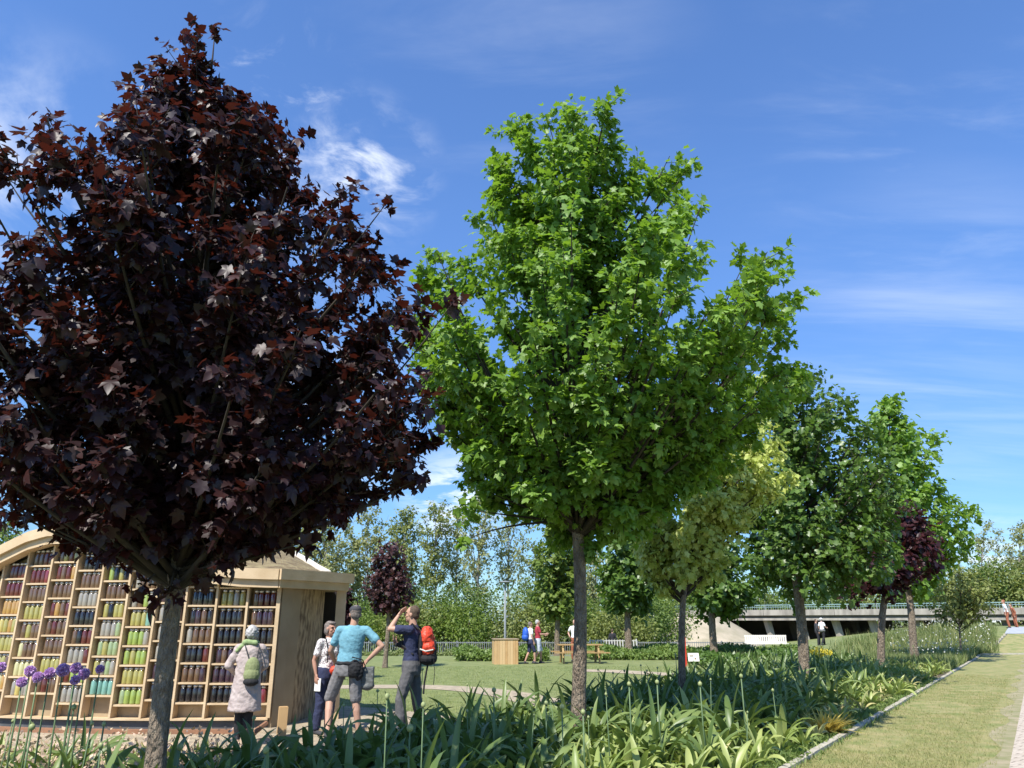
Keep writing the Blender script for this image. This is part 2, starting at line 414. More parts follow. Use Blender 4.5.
# ------------------------------------------------------------------ the ground and what is laid on it
def sheet(name, xs, ys, mat, dz=0.0):
    vs = [(x, y, ground(x, y) + dz) for y in ys for x in xs]; nx = len(xs)
    fs = [(j * nx + i, j * nx + i + 1, (j + 1) * nx + i + 1, (j + 1) * nx + i) for j in range(len(ys) - 1) for i in range(nx - 1)]
    return struct(link(name, newmesh(name, vs, fs, True), mat))
def axis_pts(a, b, fine0, fine1, nf, nc):
    return sorted(set(list(np.linspace(a, fine0, nc)) + list(np.linspace(fine0, fine1, nf)) + list(np.linspace(fine1, b, nc))))
sheet('ground', axis_pts(-700, 700, -40, 60, 101, 8), axis_pts(-60, 1400, -10, 110, 121, 8), M['lawn'])
def ribbon(name, left, right, mat, dz, n=60, cols=8, struct_=True):
    """a strip between two polylines, draped on the ground"""
    def samp(pl, t):
        d = [0]
        for a, b in zip(pl[:-1], pl[1:]): d.append(d[-1] + math.hypot(b[0] - a[0], b[1] - a[1]))
        return np.interp(t * d[-1], d, [p[0] for p in pl]), np.interp(t * d[-1], d, [p[1] for p in pl])
    vs = []
    for i in range(n + 1):
        a = samp(left, i / n); b = samp(right, i / n)
        for k in range(cols + 1):
            u = k / cols; x = a[0] * (1 - u) + b[0] * u; y = a[1] * (1 - u) + b[1] * u
            vs.append((x, y, ground(x, y) + dz))
    c = cols + 1
    fs = [(i * c + k, i * c + k + 1, (i + 1) * c + k + 1, (i + 1) * c + k) for i in range(n) for k in range(cols)]
    o = link(name, newmesh(name, vs, fs, True), mat)
    if struct_: struct(o)
    return o
K0, K1 = (3.3, 9.8), (gx(980, 40, 0.0), 40.0)        # the kerb, near end and far end
def kx(y, off=0.0): return K0[0] + (K1[0] - K0[0]) * (y - K0[1]) / (K1[1] - K0[1]) + off
def bx(y): return -2.1 + 0.62 * (y - 9.8)             # back edge of the planting bed
ys = [2, 6, 10, 16, 22, 28, 34, 40]
ribbon('planting_bed', [(bx(y), y) for y in ys], [(kx(y), y) for y in ys], M['soil'], 0.004)
ribbon('side_bed', [(-13, 6.0), (-13, 11.2)], [(bx(6) - 0.02, 6.0), (-4.9, 11.0)], M['soil'], 0.006, cols=10)
ribbon('grass_path', [(kx(y, 0.1), y) for y in ys], [(kx(y, 2.58), y) for y in ys], M['pathgrass'], 0.008, cols=10)
M['verge'] = pmat('sandy verge', (0.36, 0.30, 0.19), 0.95, var=(0.22, 0.22, 0.09), scale=3.5, bump=0.9, bscale=60, detail=10)
ribbon('sandy_verge', [(kx(y, 2.16 + .3 * math.sin(y)**2), y) for y in np.arange(4, 40, .5)], [(kx(y, 2.62), y) for y in np.arange(4, 40, .5)], M['verge'], 0.012, cols=4)
# brick paving at the right edge
def brickmat():
    m = bpy.data.materials.new('paving bricks'); m.use_nodes = True; t = m.node_tree; b = t.nodes['Principled BSDF']; L = t.links
    tc = N(t, 'ShaderNodeTexCoord'); mp = N(t, 'ShaderNodeMapping'); mp.inputs['Rotation'].default_value = (0, 0, math.radians(54.6))
    L.new(tc.outputs['Object'], mp.inputs[0])
    br = N(t, 'ShaderNodeTexBrick'); br.inputs['Scale'].default_value = 1.0; br.inputs['Brick Width'].default_value = 0.24; br.inputs['Row Height'].default_value = 0.12
    br.inputs['Mortar Size'].default_value = 0.008; br.inputs['Color1'].default_value = (0.52, 0.45, 0.36, 1); br.inputs['Color2'].default_value = (0.44, 0.37, 0.29, 1); br.inputs['Mortar'].default_value = (0.15, 0.12, 0.09, 1)
    L.new(mp.outputs[0], br.inputs['Vector']); L.new(br.outputs['Color'], b.inputs['Base Color']); b.inputs['Roughness'].default_value = 0.9
    bp = N(t, 'ShaderNodeBump'); bp.inputs['Strength'].default_value = 0.6; bp.inputs['Distance'].default_value = 0.01; bp.invert = True
    L.new(br.outputs['Fac'], bp.inputs['Height']); L.new(bp.outputs[0], b.inputs['Normal']); return m
M['brick'] = brickmat()
ribbon('brick_path', [(kx(y, 2.60), y) for y in ys], [(kx(y, 6.5 + 0.1 * (y - 9.8)), y) for y in ys], M['brick'], 0.016, cols=12)
# gravel around the pavilion, and the curved walks on the lawn
ribbon('gravel_yard', [(-14, 10.6), (-9, 10.4), (-5.2, 10.3), (-3.1, 8.3), (-1.5, 11.0)], [(-14, 18), (-9, 18), (-5, 17.5), (-2.4, 16.0), (-0.4, 14.2)], M['gravel'], 0.010, n=50, cols=12)
def walk(name, pts, w, dz=0.009):
    c = [np.array(p, float) for p in pts]; fine = []
    for i in range(len(c) - 1):          # Catmull-Rom
        p0 = c[max(i - 1, 0)]; p1 = c[i]; p2 = c[i + 1]; p3 = c[min(i + 2, len(c) - 1)]
        for t in np.linspace(0, 1, 10, endpoint=(i == len(c) - 2)):
            fine.append(0.5 * ((2 * p1) + (-p0 + p2) * t + (2 * p0 - 5 * p1 + 4 * p2 - p3) * t * t + (-p0 + 3 * p1 - 3 * p2 + p3) * t ** 3))
    l = []; r = []
    for i, p in enumerate(fine):
        t = fine[min(i + 1, len(fine) - 1)] - fine[max(i - 1, 0)]; t /= np.linalg.norm(t); n = np.array([-t[1], t[0]])
        l.append(tuple(p + n * w / 2)); r.append(tuple(p - n * w / 2))
    return ribbon(name, l, r, M['gravel'], dz, n=80, cols=4)
walk('lawn_path', [(-9.5, 20.5), (gx(360, 21.4), 21.4), (gx(440, 21.2), 21.2), (gx(500, 19.6), 19.6), (gx(548, 17.2), 17.2), (gx(575, 16.0), 16.0), (gx(620, 17.8), 17.8)], 1.15)
walk('lawn_path', [(gx(580, 28.3), 28.3), (gx(610, 28.0), 28.0), (gx(650, 26.8), 26.8), (gx(700, 25.5), 25.5)], 1.3, 0.012)
# kerbs
def kerb(name, pts, w, h, mat):
    mb = MB()
    for a, b in zip(pts[:-1], pts[1:]):
        a = Vector(a); b = Vector(b); L = (b - a).length; n = max(1, int(L / 1.0)); d = (b - a).normalized(); ang = math.atan2(d.y, d.x)
        for i in range(n):
            p = a + d * ((i + .5) * L / n); 
            mb.box((p.x, p.y, ground(p.x, p.y) + h / 2 - 0.05 + rnd.uniform(-.006, .006)), (L / n - 0.008, w, h + 0.1), Matrix.Rotation(ang + rnd.uniform(-.006, .006), 3, 'Z'))
    return mb.build(name, mat)
struct(kerb('kerb', [(kx(2), 2, 0), (K0[0], K0[1], 0), (K1[0], K1[1], 0)], 0.10, 0.045, M['concrete']))
cz = ground(K1[0], K1[1])
struct(kerb('cross_kerb', [(K1[0] + .1, K1[1], 0), (K1[0] + 14, K1[1] + 1.2, 0)], 0.22, 0.06, M['concrete']))
far_a = (gx(1006, 47, 1.2), 47.0)
struct(kerb('far_kerb', [(gx(990, 41.5, 0.2), 41.5, 0), (far_a[0], far_a[1], 0)], 0.12, 0.10, M['concrete']))
ribbon('far_path_grass', [(K1[0] + .2, 40.3), (gx(993, 42, .2), 42), (far_a[0], 47)], [(K1[0] + 14, 41.5), (K1[0] + 15, 43), (K1[0] + 18, 47)], M['pathgrass'], 0.02, cols=6)
ribbon('paved_walk', [(gx(1004, 47, 1.2), 47), (60, 48)], [(gx(1010, 51, 1.3), 51), (60, 53)], M['bluepave'], 0.03, cols=6)

# ------------------------------------------------------------------ trees
LM = {}
LM['purple'] = leafmat('purple maple leaf', (0.022, 0.010, 0.011), (0.050, 0.015, 0.013), (0.085, 0.016, 0.009), rough=0.45, tw=0.3, spec=0.42, pw=2.6)
LM['green'] = leafmat('green maple leaf', (0.11, 0.205, 0.022), (0.23, 0.36, 0.08), (0.28, 0.48, 0.03), rough=0.45, tw=0.36, spec=0.4)
LM['dark'] = leafmat('dark green maple leaf', (0.070, 0.130, 0.018), (0.13, 0.21, 0.045), (0.16, 0.30, 0.03), rough=0.4, tw=0.3, spec=0.5)
LM['varieg'] = leafmat('variegated leaf', (0.36, 0.43, 0.08), (0.60, 0.64, 0.22), (0.58, 0.66, 0.12), rough=0.5, tw=0.35, pw=1.0)
LM['mid'] = leafmat('mid green leaf', (0.12, 0.18, 0.03), (0.20, 0.26, 0.05), (0.2, 0.3, 0.04), rough=0.5, tw=0.35)
LM['smallpurple'] = leafmat('small purple leaf', (0.05, 0.025, 0.026), (0.10, 0.042, 0.04), (0.10, 0.03, 0.02), rough=0.45, tw=0.3)
LM['redpurple'] = leafmat('red purple leaf', (0.030, 0.013, 0.017), (0.085, 0.022, 0.024), (0.07, 0.016, 0.012), rough=0.45, tw=0.3)
LM['grey'] = leafmat('grey green willow leaf', (0.22, 0.25, 0.09), (0.34, 0.36, 0.16), (0.36, 0.38, 0.10), rough=0.6, tw=0.4, pw=1.0)
LM['poplar'] = leafmat('poplar leaf', (0.18, 0.22, 0.06), (0.27, 0.30, 0.10), (0.30, 0.34, 0.07), rough=0.6, tw=0.4, pw=1.0)
LM['shrub'] = leafmat('shrub leaf', (0.085, 0.14, 0.03), (0.16, 0.22, 0.05), (0.13, 0.22, 0.03), rough=0.6, tw=0.35, pw=1.2)

tree('maple_tree', 'large purple-leaved maple in front of the wooden pavilion, biggest dark tree at left', 'tree', 148, 6.7, 0.086,
     [(66, 198, 220), (88, 150, 242), (112, 110, 280), (165, 95, 325), (200, 60, 360), (225, 10, 385), (260, -60, 430), (320, -70, 462), (380, -75, 465), (430, -60, 462), (460, -60, 458), (480, -20, 435), (493, 40, 390), (506, 80, 300), (525, 112, 230), (560, 140, 200)],
     170, 38000, 0.104, LM['purple'], group='maples in the bed', asc=0.75, br=0.42, fork_py=575, top_px=215, twigs=14, seed=3, droop=0.7, inner=0.3,
     extra=[(215, 32, .09, 12, 0), (190, 40, .1, 14, 0), (205, 575, .10, 14, -.3), (225, 560, .12, 18, -.5), (140, 590, .1, 14, -.3), (170, 590, .14, 26, -.2), (10, 510, .2, 40, 0), (455, 300, .12, 16, -.2), (385, 205, .12, 14, 0), (50, 115, .08, 9, 0), (60, 165, .08, 10, 0), (5, 175, .1, 16, 0), (415, 480, .15, 30, 0), (310, 540, .12, 18, -.5), (265, 540, .16, 26, -.3), (60, 512, .16, 22, -.2), (30, 515, .12, 14, -.2), (105, 520, .14, 20, -.2)])
tree('maple_tree', 'tall bright green maple with a lobed crown, centre of the picture', 'tree', 581, 11.5, 0.108,
     [(133, 535, 600), (150, 492, 670), (175, 484, 692), (222, 482, 690), (252, 462, 700), (272, 415, 755), (300, 404, 782), (345, 402, 800), (390, 420, 795), (430, 432, 765), (470, 452, 730), (500, 480, 700), (530, 520, 660), (548, 570, 605)],
     185, 70000, 0.113, LM['green'], group='maples in the bed', asc=1.2, br=0.44, fork_py=522, top_px=570, twigs=19, seed=5, droop=0.45, inner=0.3, ragged=0.06,
     extra=[(488, 265, .5, 170, 0), (500, 300, .5, 170, -.6), (472, 510, .28, 90, 0), (465, 540, .12, 25, 0), (485, 490, .2, 50, 0), (570, 112, .25, 60, 0), (690, 165, .25, 60, 0), (548, 120, .2, 45, 0)])
tree('variegated_maple', 'slender maple with pale yellow variegated leaves, between the two green maples', 'tree', 681, 15.6, 0.075,
     [(440, 745, 785), (462, 700, 785), (480, 650, 785), (505, 628, 768), (530, 620, 745), (558, 628, 735), (578, 650, 708)],
     80, 12000, 0.115, LM['varieg'], group='maples in the bed', asc=0.9, br=0.5, fork_py=598, top_px=710, twigs=12, seed=8, droop=1.0,
     extra=[(790, 478, .2, 70, 0), (775, 490, .2, 60, 0), (762, 425, .3, 70, .5), (765, 385, .3, 60, .5)])
tree('maple_tree', 'dark green maple with bare lower trunk, right of the variegated one', 'tree', 806, 21.0, 0.145,
     [(372, 770, 805), (395, 752, 850), (425, 742, 872), (460, 736, 895), (500, 732, 908), (540, 735, 908), (575, 748, 900), (598, 785, 860)],
     125, 19000, 0.16, LM['dark'], group='maples in the bed', asc=1.1, br=0.7, fork_py=560, top_px=790, twigs=14, seed=12, tmpl=(STAR, STAR_F), ragged=.15)
tree('purple_maple', 'small red-purple maple in the row, in front of the far green maple', 'tree', 881, 27.0, 0.13,
     [(510, 895, 925), (530, 880, 940), (550, 862, 942), (575, 838, 932), (590, 840, 900)],
     34, 3200, 0.20, LM['redpurple'], group='maples in the bed', asc=0.6, br=0.5, fork_py=592, twigs=10, seed=14, tmpl=(STAR, STAR_F), ragged=.4, extra=[(905, 510, .4, 60, 0), (853, 584, .7, 190, -.5), (875, 578, .6, 120, -.5), (930, 545, .3, 60, 0), (880, 480, .3, 30, 0)])
tree('maple_tree', 'far green maple at the end of the row, bright crown against the sky', 'tree', 917, 33.0, 0.165,
     [(395, 882, 892), (420, 868, 912), (440, 862, 935), (470, 858, 940), (500, 860, 958), (520, 862, 975), (550, 868, 970), (575, 880, 945), (595, 895, 935)],
     85, 9000, 0.24, LM['green'], group='maples in the bed', asc=1.1, br=0.75, fork_py=590, twigs=12, seed=17, tmpl=(STAR, STAR_F), ragged=.2, extra=[(972, 512, .5, 80, 0), (965, 548, .5, 80, 0), (935, 438, .5, 70, 0), (887, 402, .35, 60, 0), (905, 425, .5, 60, 0)])
tree('young_tree', 'airy multi-stemmed young tree with yellow-green leaves beside the far maple', 'tree', 962, 38.0, 0.05,
     [(572, 935, 985), (590, 925, 998), (605, 925, 990), (618, 940, 985)], 36, 2600, 0.20, LM['poplar'], asc=0.8, br=0.6, fork_py=632, twigs=8, seed=19, tmpl=(RHOMB, RHOMB_F))
# second row, across the lawn
tree('maple_tree', 'dark green round maple behind the variegated tree, in front of the bridge', 'tree', 714, 36.0, 0.18,
     [(545, 690, 740), (565, 678, 765), (585, 675, 775), (600, 690, 765), (614, 705, 740)], 40, 3600, 0.27, LM['dark'], group='maples across the lawn', asc=0.7, br=0.7, twigs=10, seed=21, tmpl=(STAR, STAR_F), fork_py=612)
tree('maple_tree', 'green round maple behind the hedge, right of the central trunk', 'tree', 630, 38.0, 0.18,
     [(535, 610, 640), (555, 600, 658), (575, 596, 665), (595, 600, 658), (610, 615, 645)], 40, 3600, 0.27, LM['dark'], group='maples across the lawn', asc=0.8, br=0.7, twigs=10, seed=22, tmpl=(STAR, STAR_F), fork_py=612)
tree('lime_tree', 'upright light green young tree left of the central trunk, behind the picnic table', 'tree', 558, 42.0, 0.16,
     [(520, 545, 570), (545, 532, 580), (575, 530, 585), (600, 532, 580), (618, 545, 570)], 40, 3200, 0.27, LM['mid'], group='maples across the lawn', asc=1.1, br=0.7, twigs=10, seed=23, tmpl=(STAR, STAR_F), fork_py=618)
tree('purple_maple', 'small dark purple tree on the lawn behind the man with the red backpack', 'tree', 386, 30.0, 0.09,
     [(545, 385, 395), (560, 372, 405), (580, 362, 415), (600, 366, 414), (612, 380, 402)], 40, 3000, 0.15, LM['smallpurple'], asc=1.0, br=0.45, twigs=9, seed=24, tmpl=(STAR, STAR_F), fork_py=612)
tree('purple_shrub_tree', 'dark red leaved tree peeping past the pavilion post', 'tree', 343, 24.0, 0.06,
     [(590, 335, 346), (605, 332, 352), (620, 334, 352), (628, 338, 348)], 14, 700, 0.15, LM['redpurple'], asc=1.0, br=0.35, twigs=7, seed=25, tmpl=(STAR, STAR_F), fork_py=630)

# far trees on the river bank: each with its own crown and trunk
bank = [  # column, distance, rows/half widths, leaf material, leaves, size, kind words
    (5, 60, [(518, 0, 10), (535, -6, 22), (555, -14, 30), (600, -14, 34)], 'mid', 1500, .4, 'yellow-green tree behind the left end of the pavilion'),
    (262, 62, [(512, 240, 290), (545, 225, 300), (580, 225, 300), (610, 230, 300)], 'grey', 1800, .42, 'grey-green willow behind the pavilion roof'),
    (322, 66, [(508, 308, 340), (524, 288, 354), (560, 280, 365), (600, 285, 362), (635, 300, 350)], 'grey', 4200, .42, 'broad grey-green willow directly right of the pavilion roof'),
    (365, 70, [(504, 350, 384), (522, 334, 400), (560, 328, 402), (600, 330, 405), (635, 340, 395)], 'grey', 4200, .42, 'soft grey-green willow behind the small purple tree'),
    (402, 64, [(510, 393, 417), (540, 385, 425), (575, 380, 428), (605, 382, 428), (635, 385, 420)], 'poplar', 3000, .4, 'narrow green willow left of the bare poplars'),
    (434, 72, [(497, 425, 445), (512, 415, 455), (535, 412, 458), (560, 415, 455), (590, 420, 452)], 'poplar', 1500, .42, 'tall thin poplar with pale bare stems, leftmost of the poplars'),
    (455, 74, [(505, 448, 468), (525, 440, 474), (550, 438, 476), (590, 444, 472)], 'grey', 1100, .4, 'tall thin poplar with a see-through crown, second of the poplars'),
    (478, 70, [(490, 466, 490), (505, 458, 500), (530, 456, 502), (560, 460, 498), (600, 465, 492)], 'grey', 1300, .4, 'tall sparse poplar above the street lamp, whitish top'),
    (508, 72, [(506, 496, 522), (520, 490, 530), (545, 488, 530), (580, 492, 526)], 'grey', 1000, .4, 'sparse poplar just right of the street lamp'),
    (536, 76, [(540, 525, 545), (555, 518, 552), (580, 518, 552), (610, 522, 548)], 'poplar', 900, .4, 'short sparse poplar left of the lime tree'),
    (596, 74, [(548, 585, 606), (565, 578, 614), (590, 578, 614), (620, 584, 610)], 'grey', 1500, .42, 'grey-green tree just right of the central trunk'),
    (660, 80, [(560, 650, 672), (580, 640, 685), (600, 640, 690), (622, 645, 680)], 'mid', 1300, .42, 'light green tree above the embankment'),
    (985, 95, [(520, 975, 995), (540, 962, 1008), (565, 958, 1012), (590, 965, 1008)], 'grey', 1300, .45, 'feathery see-through tree beyond the bridge'),
    (1022, 92, [(516, 1012, 1035), (540, 1000, 1050), (565, 998, 1055), (590, 1000, 1050)], 'grey', 2200, .45, 'feathery tree beyond the bridge at the right edge'),
    (760, 90, [(585, 745, 775), (597, 738, 785), (612, 738, 785)], 'mid', 1200, .4, 'round green tree beyond the bridge, left of the dark maple trunk'),
]
for i, (px, Y, prof, lm, nl, ls, lab) in enumerate(bank):
    tree('bank_tree', lab, 'tree', px, Y, 0.16, prof, 30 if nl < 2500 else 64, int(nl * 2.3), ls * 0.68, LM[lm], bark='bark2', group='trees on the far bank', asc=1.8, br=0.9, twigs=8, seed=40 + i,
         tmpl=(RHOMB, RHOMB_F), fork_py=632 if nl < 2500 else 628, ragged=0.35, lean=0, tube_n=3)

# shrubs along the bank
def shrub(name, label, px, Y, w, h, n, ls, lm, group='shrubs along the bank', seed=0, dpt=0.8, z=None):
    g = np.random.default_rng(seed + 500)
    x = gx(px, Y); z0 = ground(x, Y) if z is None else z
    root = thing(name, label, 'shrub', (x, Y, z0), 0, group)
    K = 14; cen = []
    for k in range(K):
        a = g.uniform(0, 6.283); q = g.uniform(0, 1) ** .5
        cen.append((math.cos(a) * q * w * .38, math.sin(a) * q * w * .38 * dpt, h * g.uniform(0.2, 0.75), g.uniform(.18, .34) * min(w, h * 1.4)))
    cen = np.array(cen); idx = g.integers(0, K, n)
    v = g.normal(0, 1, (n, 3)); v /= np.linalg.norm(v, axis=1, keepdims=True)
    P = cen[idx, :3] + v * (cen[idx, 3] * g.uniform(.55, 1.08, n))[:, None]; P[:, 2] = np.clip(P[:, 2], 0.02, h * 1.02)
    D = unit(v + g.normal(0, .6, (n, 3))); NN = unit(v * .5 + np.array([0, 0, .8]) + g.normal(0, .4, (n, 3)))
    link('foliage', leaves_mesh('foliage', P, D, NN, ls * g.uniform(.6, 1.2, n), RHOMB, RHOMB_F), lm, root)
    mb = MB()
    for k in range(5):
        c = cen[k]; mb.tube([(0.1 * c[0], .1 * c[1], -.05), (c[0] * .5, c[1] * .5, c[2] * .5), tuple(c[:3])], [.05, .04, .02], 4)
    mb.build('stems', M['bark'], root)
    return root
sh = [(300, 58, 7, 4.2), (345, 56, 7, 3.4), (372, 60, 6, 3.9), (412, 55, 6, 3.6), (440, 58, 6.5, 4.6), (462, 54, 5, 3.3), (488, 57, 6.5, 5.0), (520, 55, 6, 4.0), (540, 59, 6, 5.2), (570, 56, 5.5, 4.0),
      (597, 58, 5, 4.3), (618, 54, 5, 3.2), (640, 57, 5.5, 4.0), (664, 64, 5, 5.0), (645, 70, 7, 6.2), (690, 88, 9, 5.8), (728, 92, 9, 5.4), (775, 95, 10, 6.0), (820, 92, 10, 5.4), (865, 95, 10, 6.0), (910, 92, 10, 5.6), (950, 90, 10, 6.2), (985, 86, 9, 6.6), (1020, 84, 10, 7.2), (1060, 84, 10, 7.5), (240, 62, 8, 4), (180, 62, 8, 4), (110, 62, 8, 4), (30, 62, 9, 4.5)]
shl = ['nearest the pavilion', 'below the grey willow', 'behind the small purple tree', 'behind the man with the red backpack', 'below the leftmost poplar', 'low one left of the street lamp', 'large one behind the street lamp', 'behind the couple with the blue backpack',
       'large one left of the lime trunk', 'behind the central trunk', 'just right of the central trunk', 'low one behind the dark fence figure', 'at the foot of the embankment', 'on top of the embankment', 'tall one behind the embankment', 'beyond the bridge at its left end',
       'beyond the bridge, second from its left end', 'beyond the bridge behind the dark maple', 'beyond the bridge above the walking woman', 'beyond the bridge, left of the purple maple', 'beyond the bridge, behind the far maple trunk', 'beyond the bridge, behind the young tree', 'beyond the bridge, under the feathery tree', 'beyond the bridge at the right edge', 'past the right edge of the picture', 'behind the pavilion roof', 'behind the pavilion middle', 'behind the pavilion arch', 'behind the left end of the pavilion']
for i, ((px, Y, w, h), l) in enumerate(zip(sh, shl)):
    shrub('bank_shrub', 'dense green shrub ' + l, px, Y, w, h, 4200, 0.22 if Y < 80 else .36, LM[['shrub', 'mid', 'shrub', 'poplar'][i % 4]], seed=i)

# ------------------------------------------------------------------ the pavilion with its wall of jars
PV = thing('pavilion', 'curved pale timber pavilion with a wavy turf roof and a wall of jar shelves', 'pavilion', (-6.0, 13.6, 0))
def P_(v): return Vector(v) - PV.location
# plan of the front wall: s runs leftwards from the corner post
A0 = Vector((gx(274, 12.9, 1.2), 12.9, 0)); DS = 0.02
plan = [A0.copy()]; hd = []
for i in range(int(9.4 / DS)):
    s_ = i * DS; h = math.radians(187 - 29 * min(s_ / 6.0, 1.25)); hd.append(h)
    plan.append(plan[-1] + Vector((math.cos(h), math.sin(h), 0)) * DS)
hd.append(hd[-1])
def pl(s): i = max(0, min(len(plan) - 1, int(round(s / DS)))); return plan[i].copy()
def pn(s):
    h = hd[max(0, min(len(hd) - 1, int(round(s / DS))))]; return Vector((-math.sin(h), math.cos(h), 0)) * (1 if math.cos(h + math.pi / 2) > 9 else 1)
# outward normal (towards the viewer)
def out_n(s):
    n = pn(s); return n if n.y < 0 else -n
def px_of(p):
    d = Matrix.Rotation(-PITCH, 3, 'X') @ (Vector(p) - Vector((0, 0, CZ))); return 512 + FPX * d.x / d.y, 384 - FPX * d.z / d.y
# lower edge of the eave board: heights read along the wall
eave_px = [(270, 588), (240, 587), (204, 583), (178, 577), (150, 568), (128, 559.5), (108, 553.5), (85, 547), (65, 544.5), (45, 545), (25, 551), (0, 564.5), (-30, 590), (-60, 625)]
prof_s = []; prof_z = []
for i in range(0, len(plan), 4):
    s = i * DS; p = plan[i]; x = px_of(p + Vector((0, 0, 2)))[0]
    row = np.interp(-x, [-a for a, b in eave_px], [b for a, b in eave_px])
    z = CZ + (row - 384) * 0
    d = Matrix.Rotation(PITCH, 3, 'X') @ Vector(((x - 512) / FPX, 1.0, (384 - row) / FPX)); z = CZ + d.z * p.y / d.y
    prof_s.append(s); prof_z.append(z)
def ez(s): return float(np.interp(s, prof_s, prof_z))
SMAX = next((s for s, z in zip(prof_s, prof_z) if s > 6 and z < 0.5), prof_s[-1])
# columns of shelves
WZ0 = 0.20                      # top of the base board
edges = [0.0]
while edges[-1] < SMAX - 0.6: edges.append(edges[-1] + 0.5)
pitch = 0.297
offs = [0.02, 0.03, 0.045, 0.10, 0.0, 0.17, 0.02, 0.20, 0.13, 0.24, 0.25, 0.27, 0.21, 0.13, 0.03, 0.2, 0.1, 0.05]
DEP = 0.16
def wall_strip(mb, s0, s1, z0a, z0b, z1a, z1b, n0, n1, step=0.1, mi=0):
    """a board following the wall: between z0 and z1, from outward offset n0 to n1"""
    k = max(1, int(round((s1 - s0) / step))); vs = []; fs = []
    for i in range(k + 1):
        t = i / k; s = s0 + (s1 - s0) * t; p = pl(s); n = out_n(s)
        for off, z in ((n0, z0a + (z0b - z0a) * t), (n1, z0a + (z0b - z0a) * t), (n1, z1a + (z1b - z1a) * t), (n0, z1a + (z1b - z1a) * t)):
            q = p + n * off; vs.append(P_((q.x, q.y, z)))
    for i in range(k):
        b = i * 4
        for a, c in ((0, 1), (1, 2), (2, 3), (3, 0)): fs.append((b + a, b + c, b + 4 + c, b + 4 + a))
    fs.append((0, 3, 2, 1)); fs.append((k * 4, k * 4 + 1, k * 4 + 2, k * 4 + 3)); mb.add(vs, fs, mi)
for i, s in enumerate(edges):
    mb = MB(); w = 0.035 if i else 0.06
    zt = ez(s) + 0.02
    p = pl(s); n = out_n(s); a = math.atan2(n.y, n.x) + math.pi / 2
    q = p + n * (-DEP / 2 + 0.01)
    mb.box(P_((q.x, q.y, (WZ0 + zt) / 2)), (w, DEP + 0.03, zt - WZ0), Matrix.Rotation(a, 3, 'Z'))
    mb.build('upright', M['pine'], PV)
cells = []; nshelf = 0; rest_sh = MB()
for i in range(len(edges) - 1):
    s0, s1 = edges[i] + 0.02, edges[i + 1] - 0.02
    o = offs[i % len(offs)]; z = WZ0 + 0.17 + o * 0.8
    top = min(ez(s0), ez(s1), ez((s0 + s1) / 2)); j = 0; tops = max(ez(s0), ez(s1))
    while z < tops - 0.06:
        if z < top:
            tgt = MB() if nshelf < 99 else rest_sh
            wall_strip(tgt, s0, s1, z, z, z + 0.028, z + 0.028, -DEP + .01, 0.0, 0.25)
            if tgt is not rest_sh: tgt.build('shelf', M['pine'], PV)
            nshelf += 1
        if top - z > 0.20: cells.append((i, j, s0, s1, z + 0.028))
        z += pitch; j += 1
if rest_sh.v:
    o = rest_sh.build('shelf', M['pine'], PV); o['kind'] = 'stuff'
mb = MB(); wall_strip(mb, -0.03, SMAX, WZ0 - .03, WZ0 - .03, WZ0 - .002, WZ0 - .002, -DEP - .02, 0.035)
mb.build('base_board', M['pine'], PV)
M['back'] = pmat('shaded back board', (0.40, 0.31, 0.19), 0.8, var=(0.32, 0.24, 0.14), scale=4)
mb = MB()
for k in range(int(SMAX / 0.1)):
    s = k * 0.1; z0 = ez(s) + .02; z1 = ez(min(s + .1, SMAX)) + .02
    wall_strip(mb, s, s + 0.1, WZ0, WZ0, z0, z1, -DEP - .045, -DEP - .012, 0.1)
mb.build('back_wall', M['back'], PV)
# dark plinth and the timber kerb in front of it
mb = MB(); wall_strip(mb, -0.1, SMAX, -0.1, -0.1, WZ0 - .035, WZ0 - .035, -0.3, -0.03)
M['plinth'] = pmat('dark rubber plinth', (0.06, 0.065, 0.07), 0.6, var=(0.10, 0.10, 0.10), scale=5)
mb.build('plinth', M['plinth'], PV)
mb = MB(); wall_strip(mb, 0.25, SMAX, -0.05, -0.05, 0.075, 0.075, 0.22, 0.29)
M['rust'] = pmat('reddish timber edging', (0.30, 0.15, 0.08), 0.8, var=(0.22, 0.11, 0.06), scale=5)
mb.build('edging_board', M['rust'], PV)
# eave: two stacked boards
CB = Vector((gx(349, 14.05, 2.3), 14.05, 0)); CAe = pl(0) + out_n(0) * 0.27 + Vector((0.12, -0.02, 0))
ze = ez(0)
mb = MB(); mb2 = MB()
for k in range(int(SMAX / 0.1)):
    s = k * 0.1; s2 = s + 0.1
    if k == 0: s = -0.0
    za, zb = ez(s), ez(s2)
    wall_strip(mb, s, s2, za, zb, za + .125, zb + .125, -0.03, 0.17, 0.1)
    wall_strip(mb2, s, s2, za + .127, zb + .127, za + .30, zb + .30, -0.03, 0.23, 0.1)
mb.build('lower_eave_board', M['pine'], PV); mb2.build('upper_eave_board', M['pine'], PV)
def prism(mb, pts, z0, z1, mi=0):
    n = len(pts); vs = [P_((p[0], p[1], z0)) for p in pts] + [P_((p[0], p[1], z1)) for p in pts]
    fs = [tuple(range(n - 1, -1, -1)), tuple(range(n, 2 * n))] + [(i, (i + 1) % n, n + (i + 1) % n, n + i) for i in range(n)]
    mb.add(vs, fs, mi)
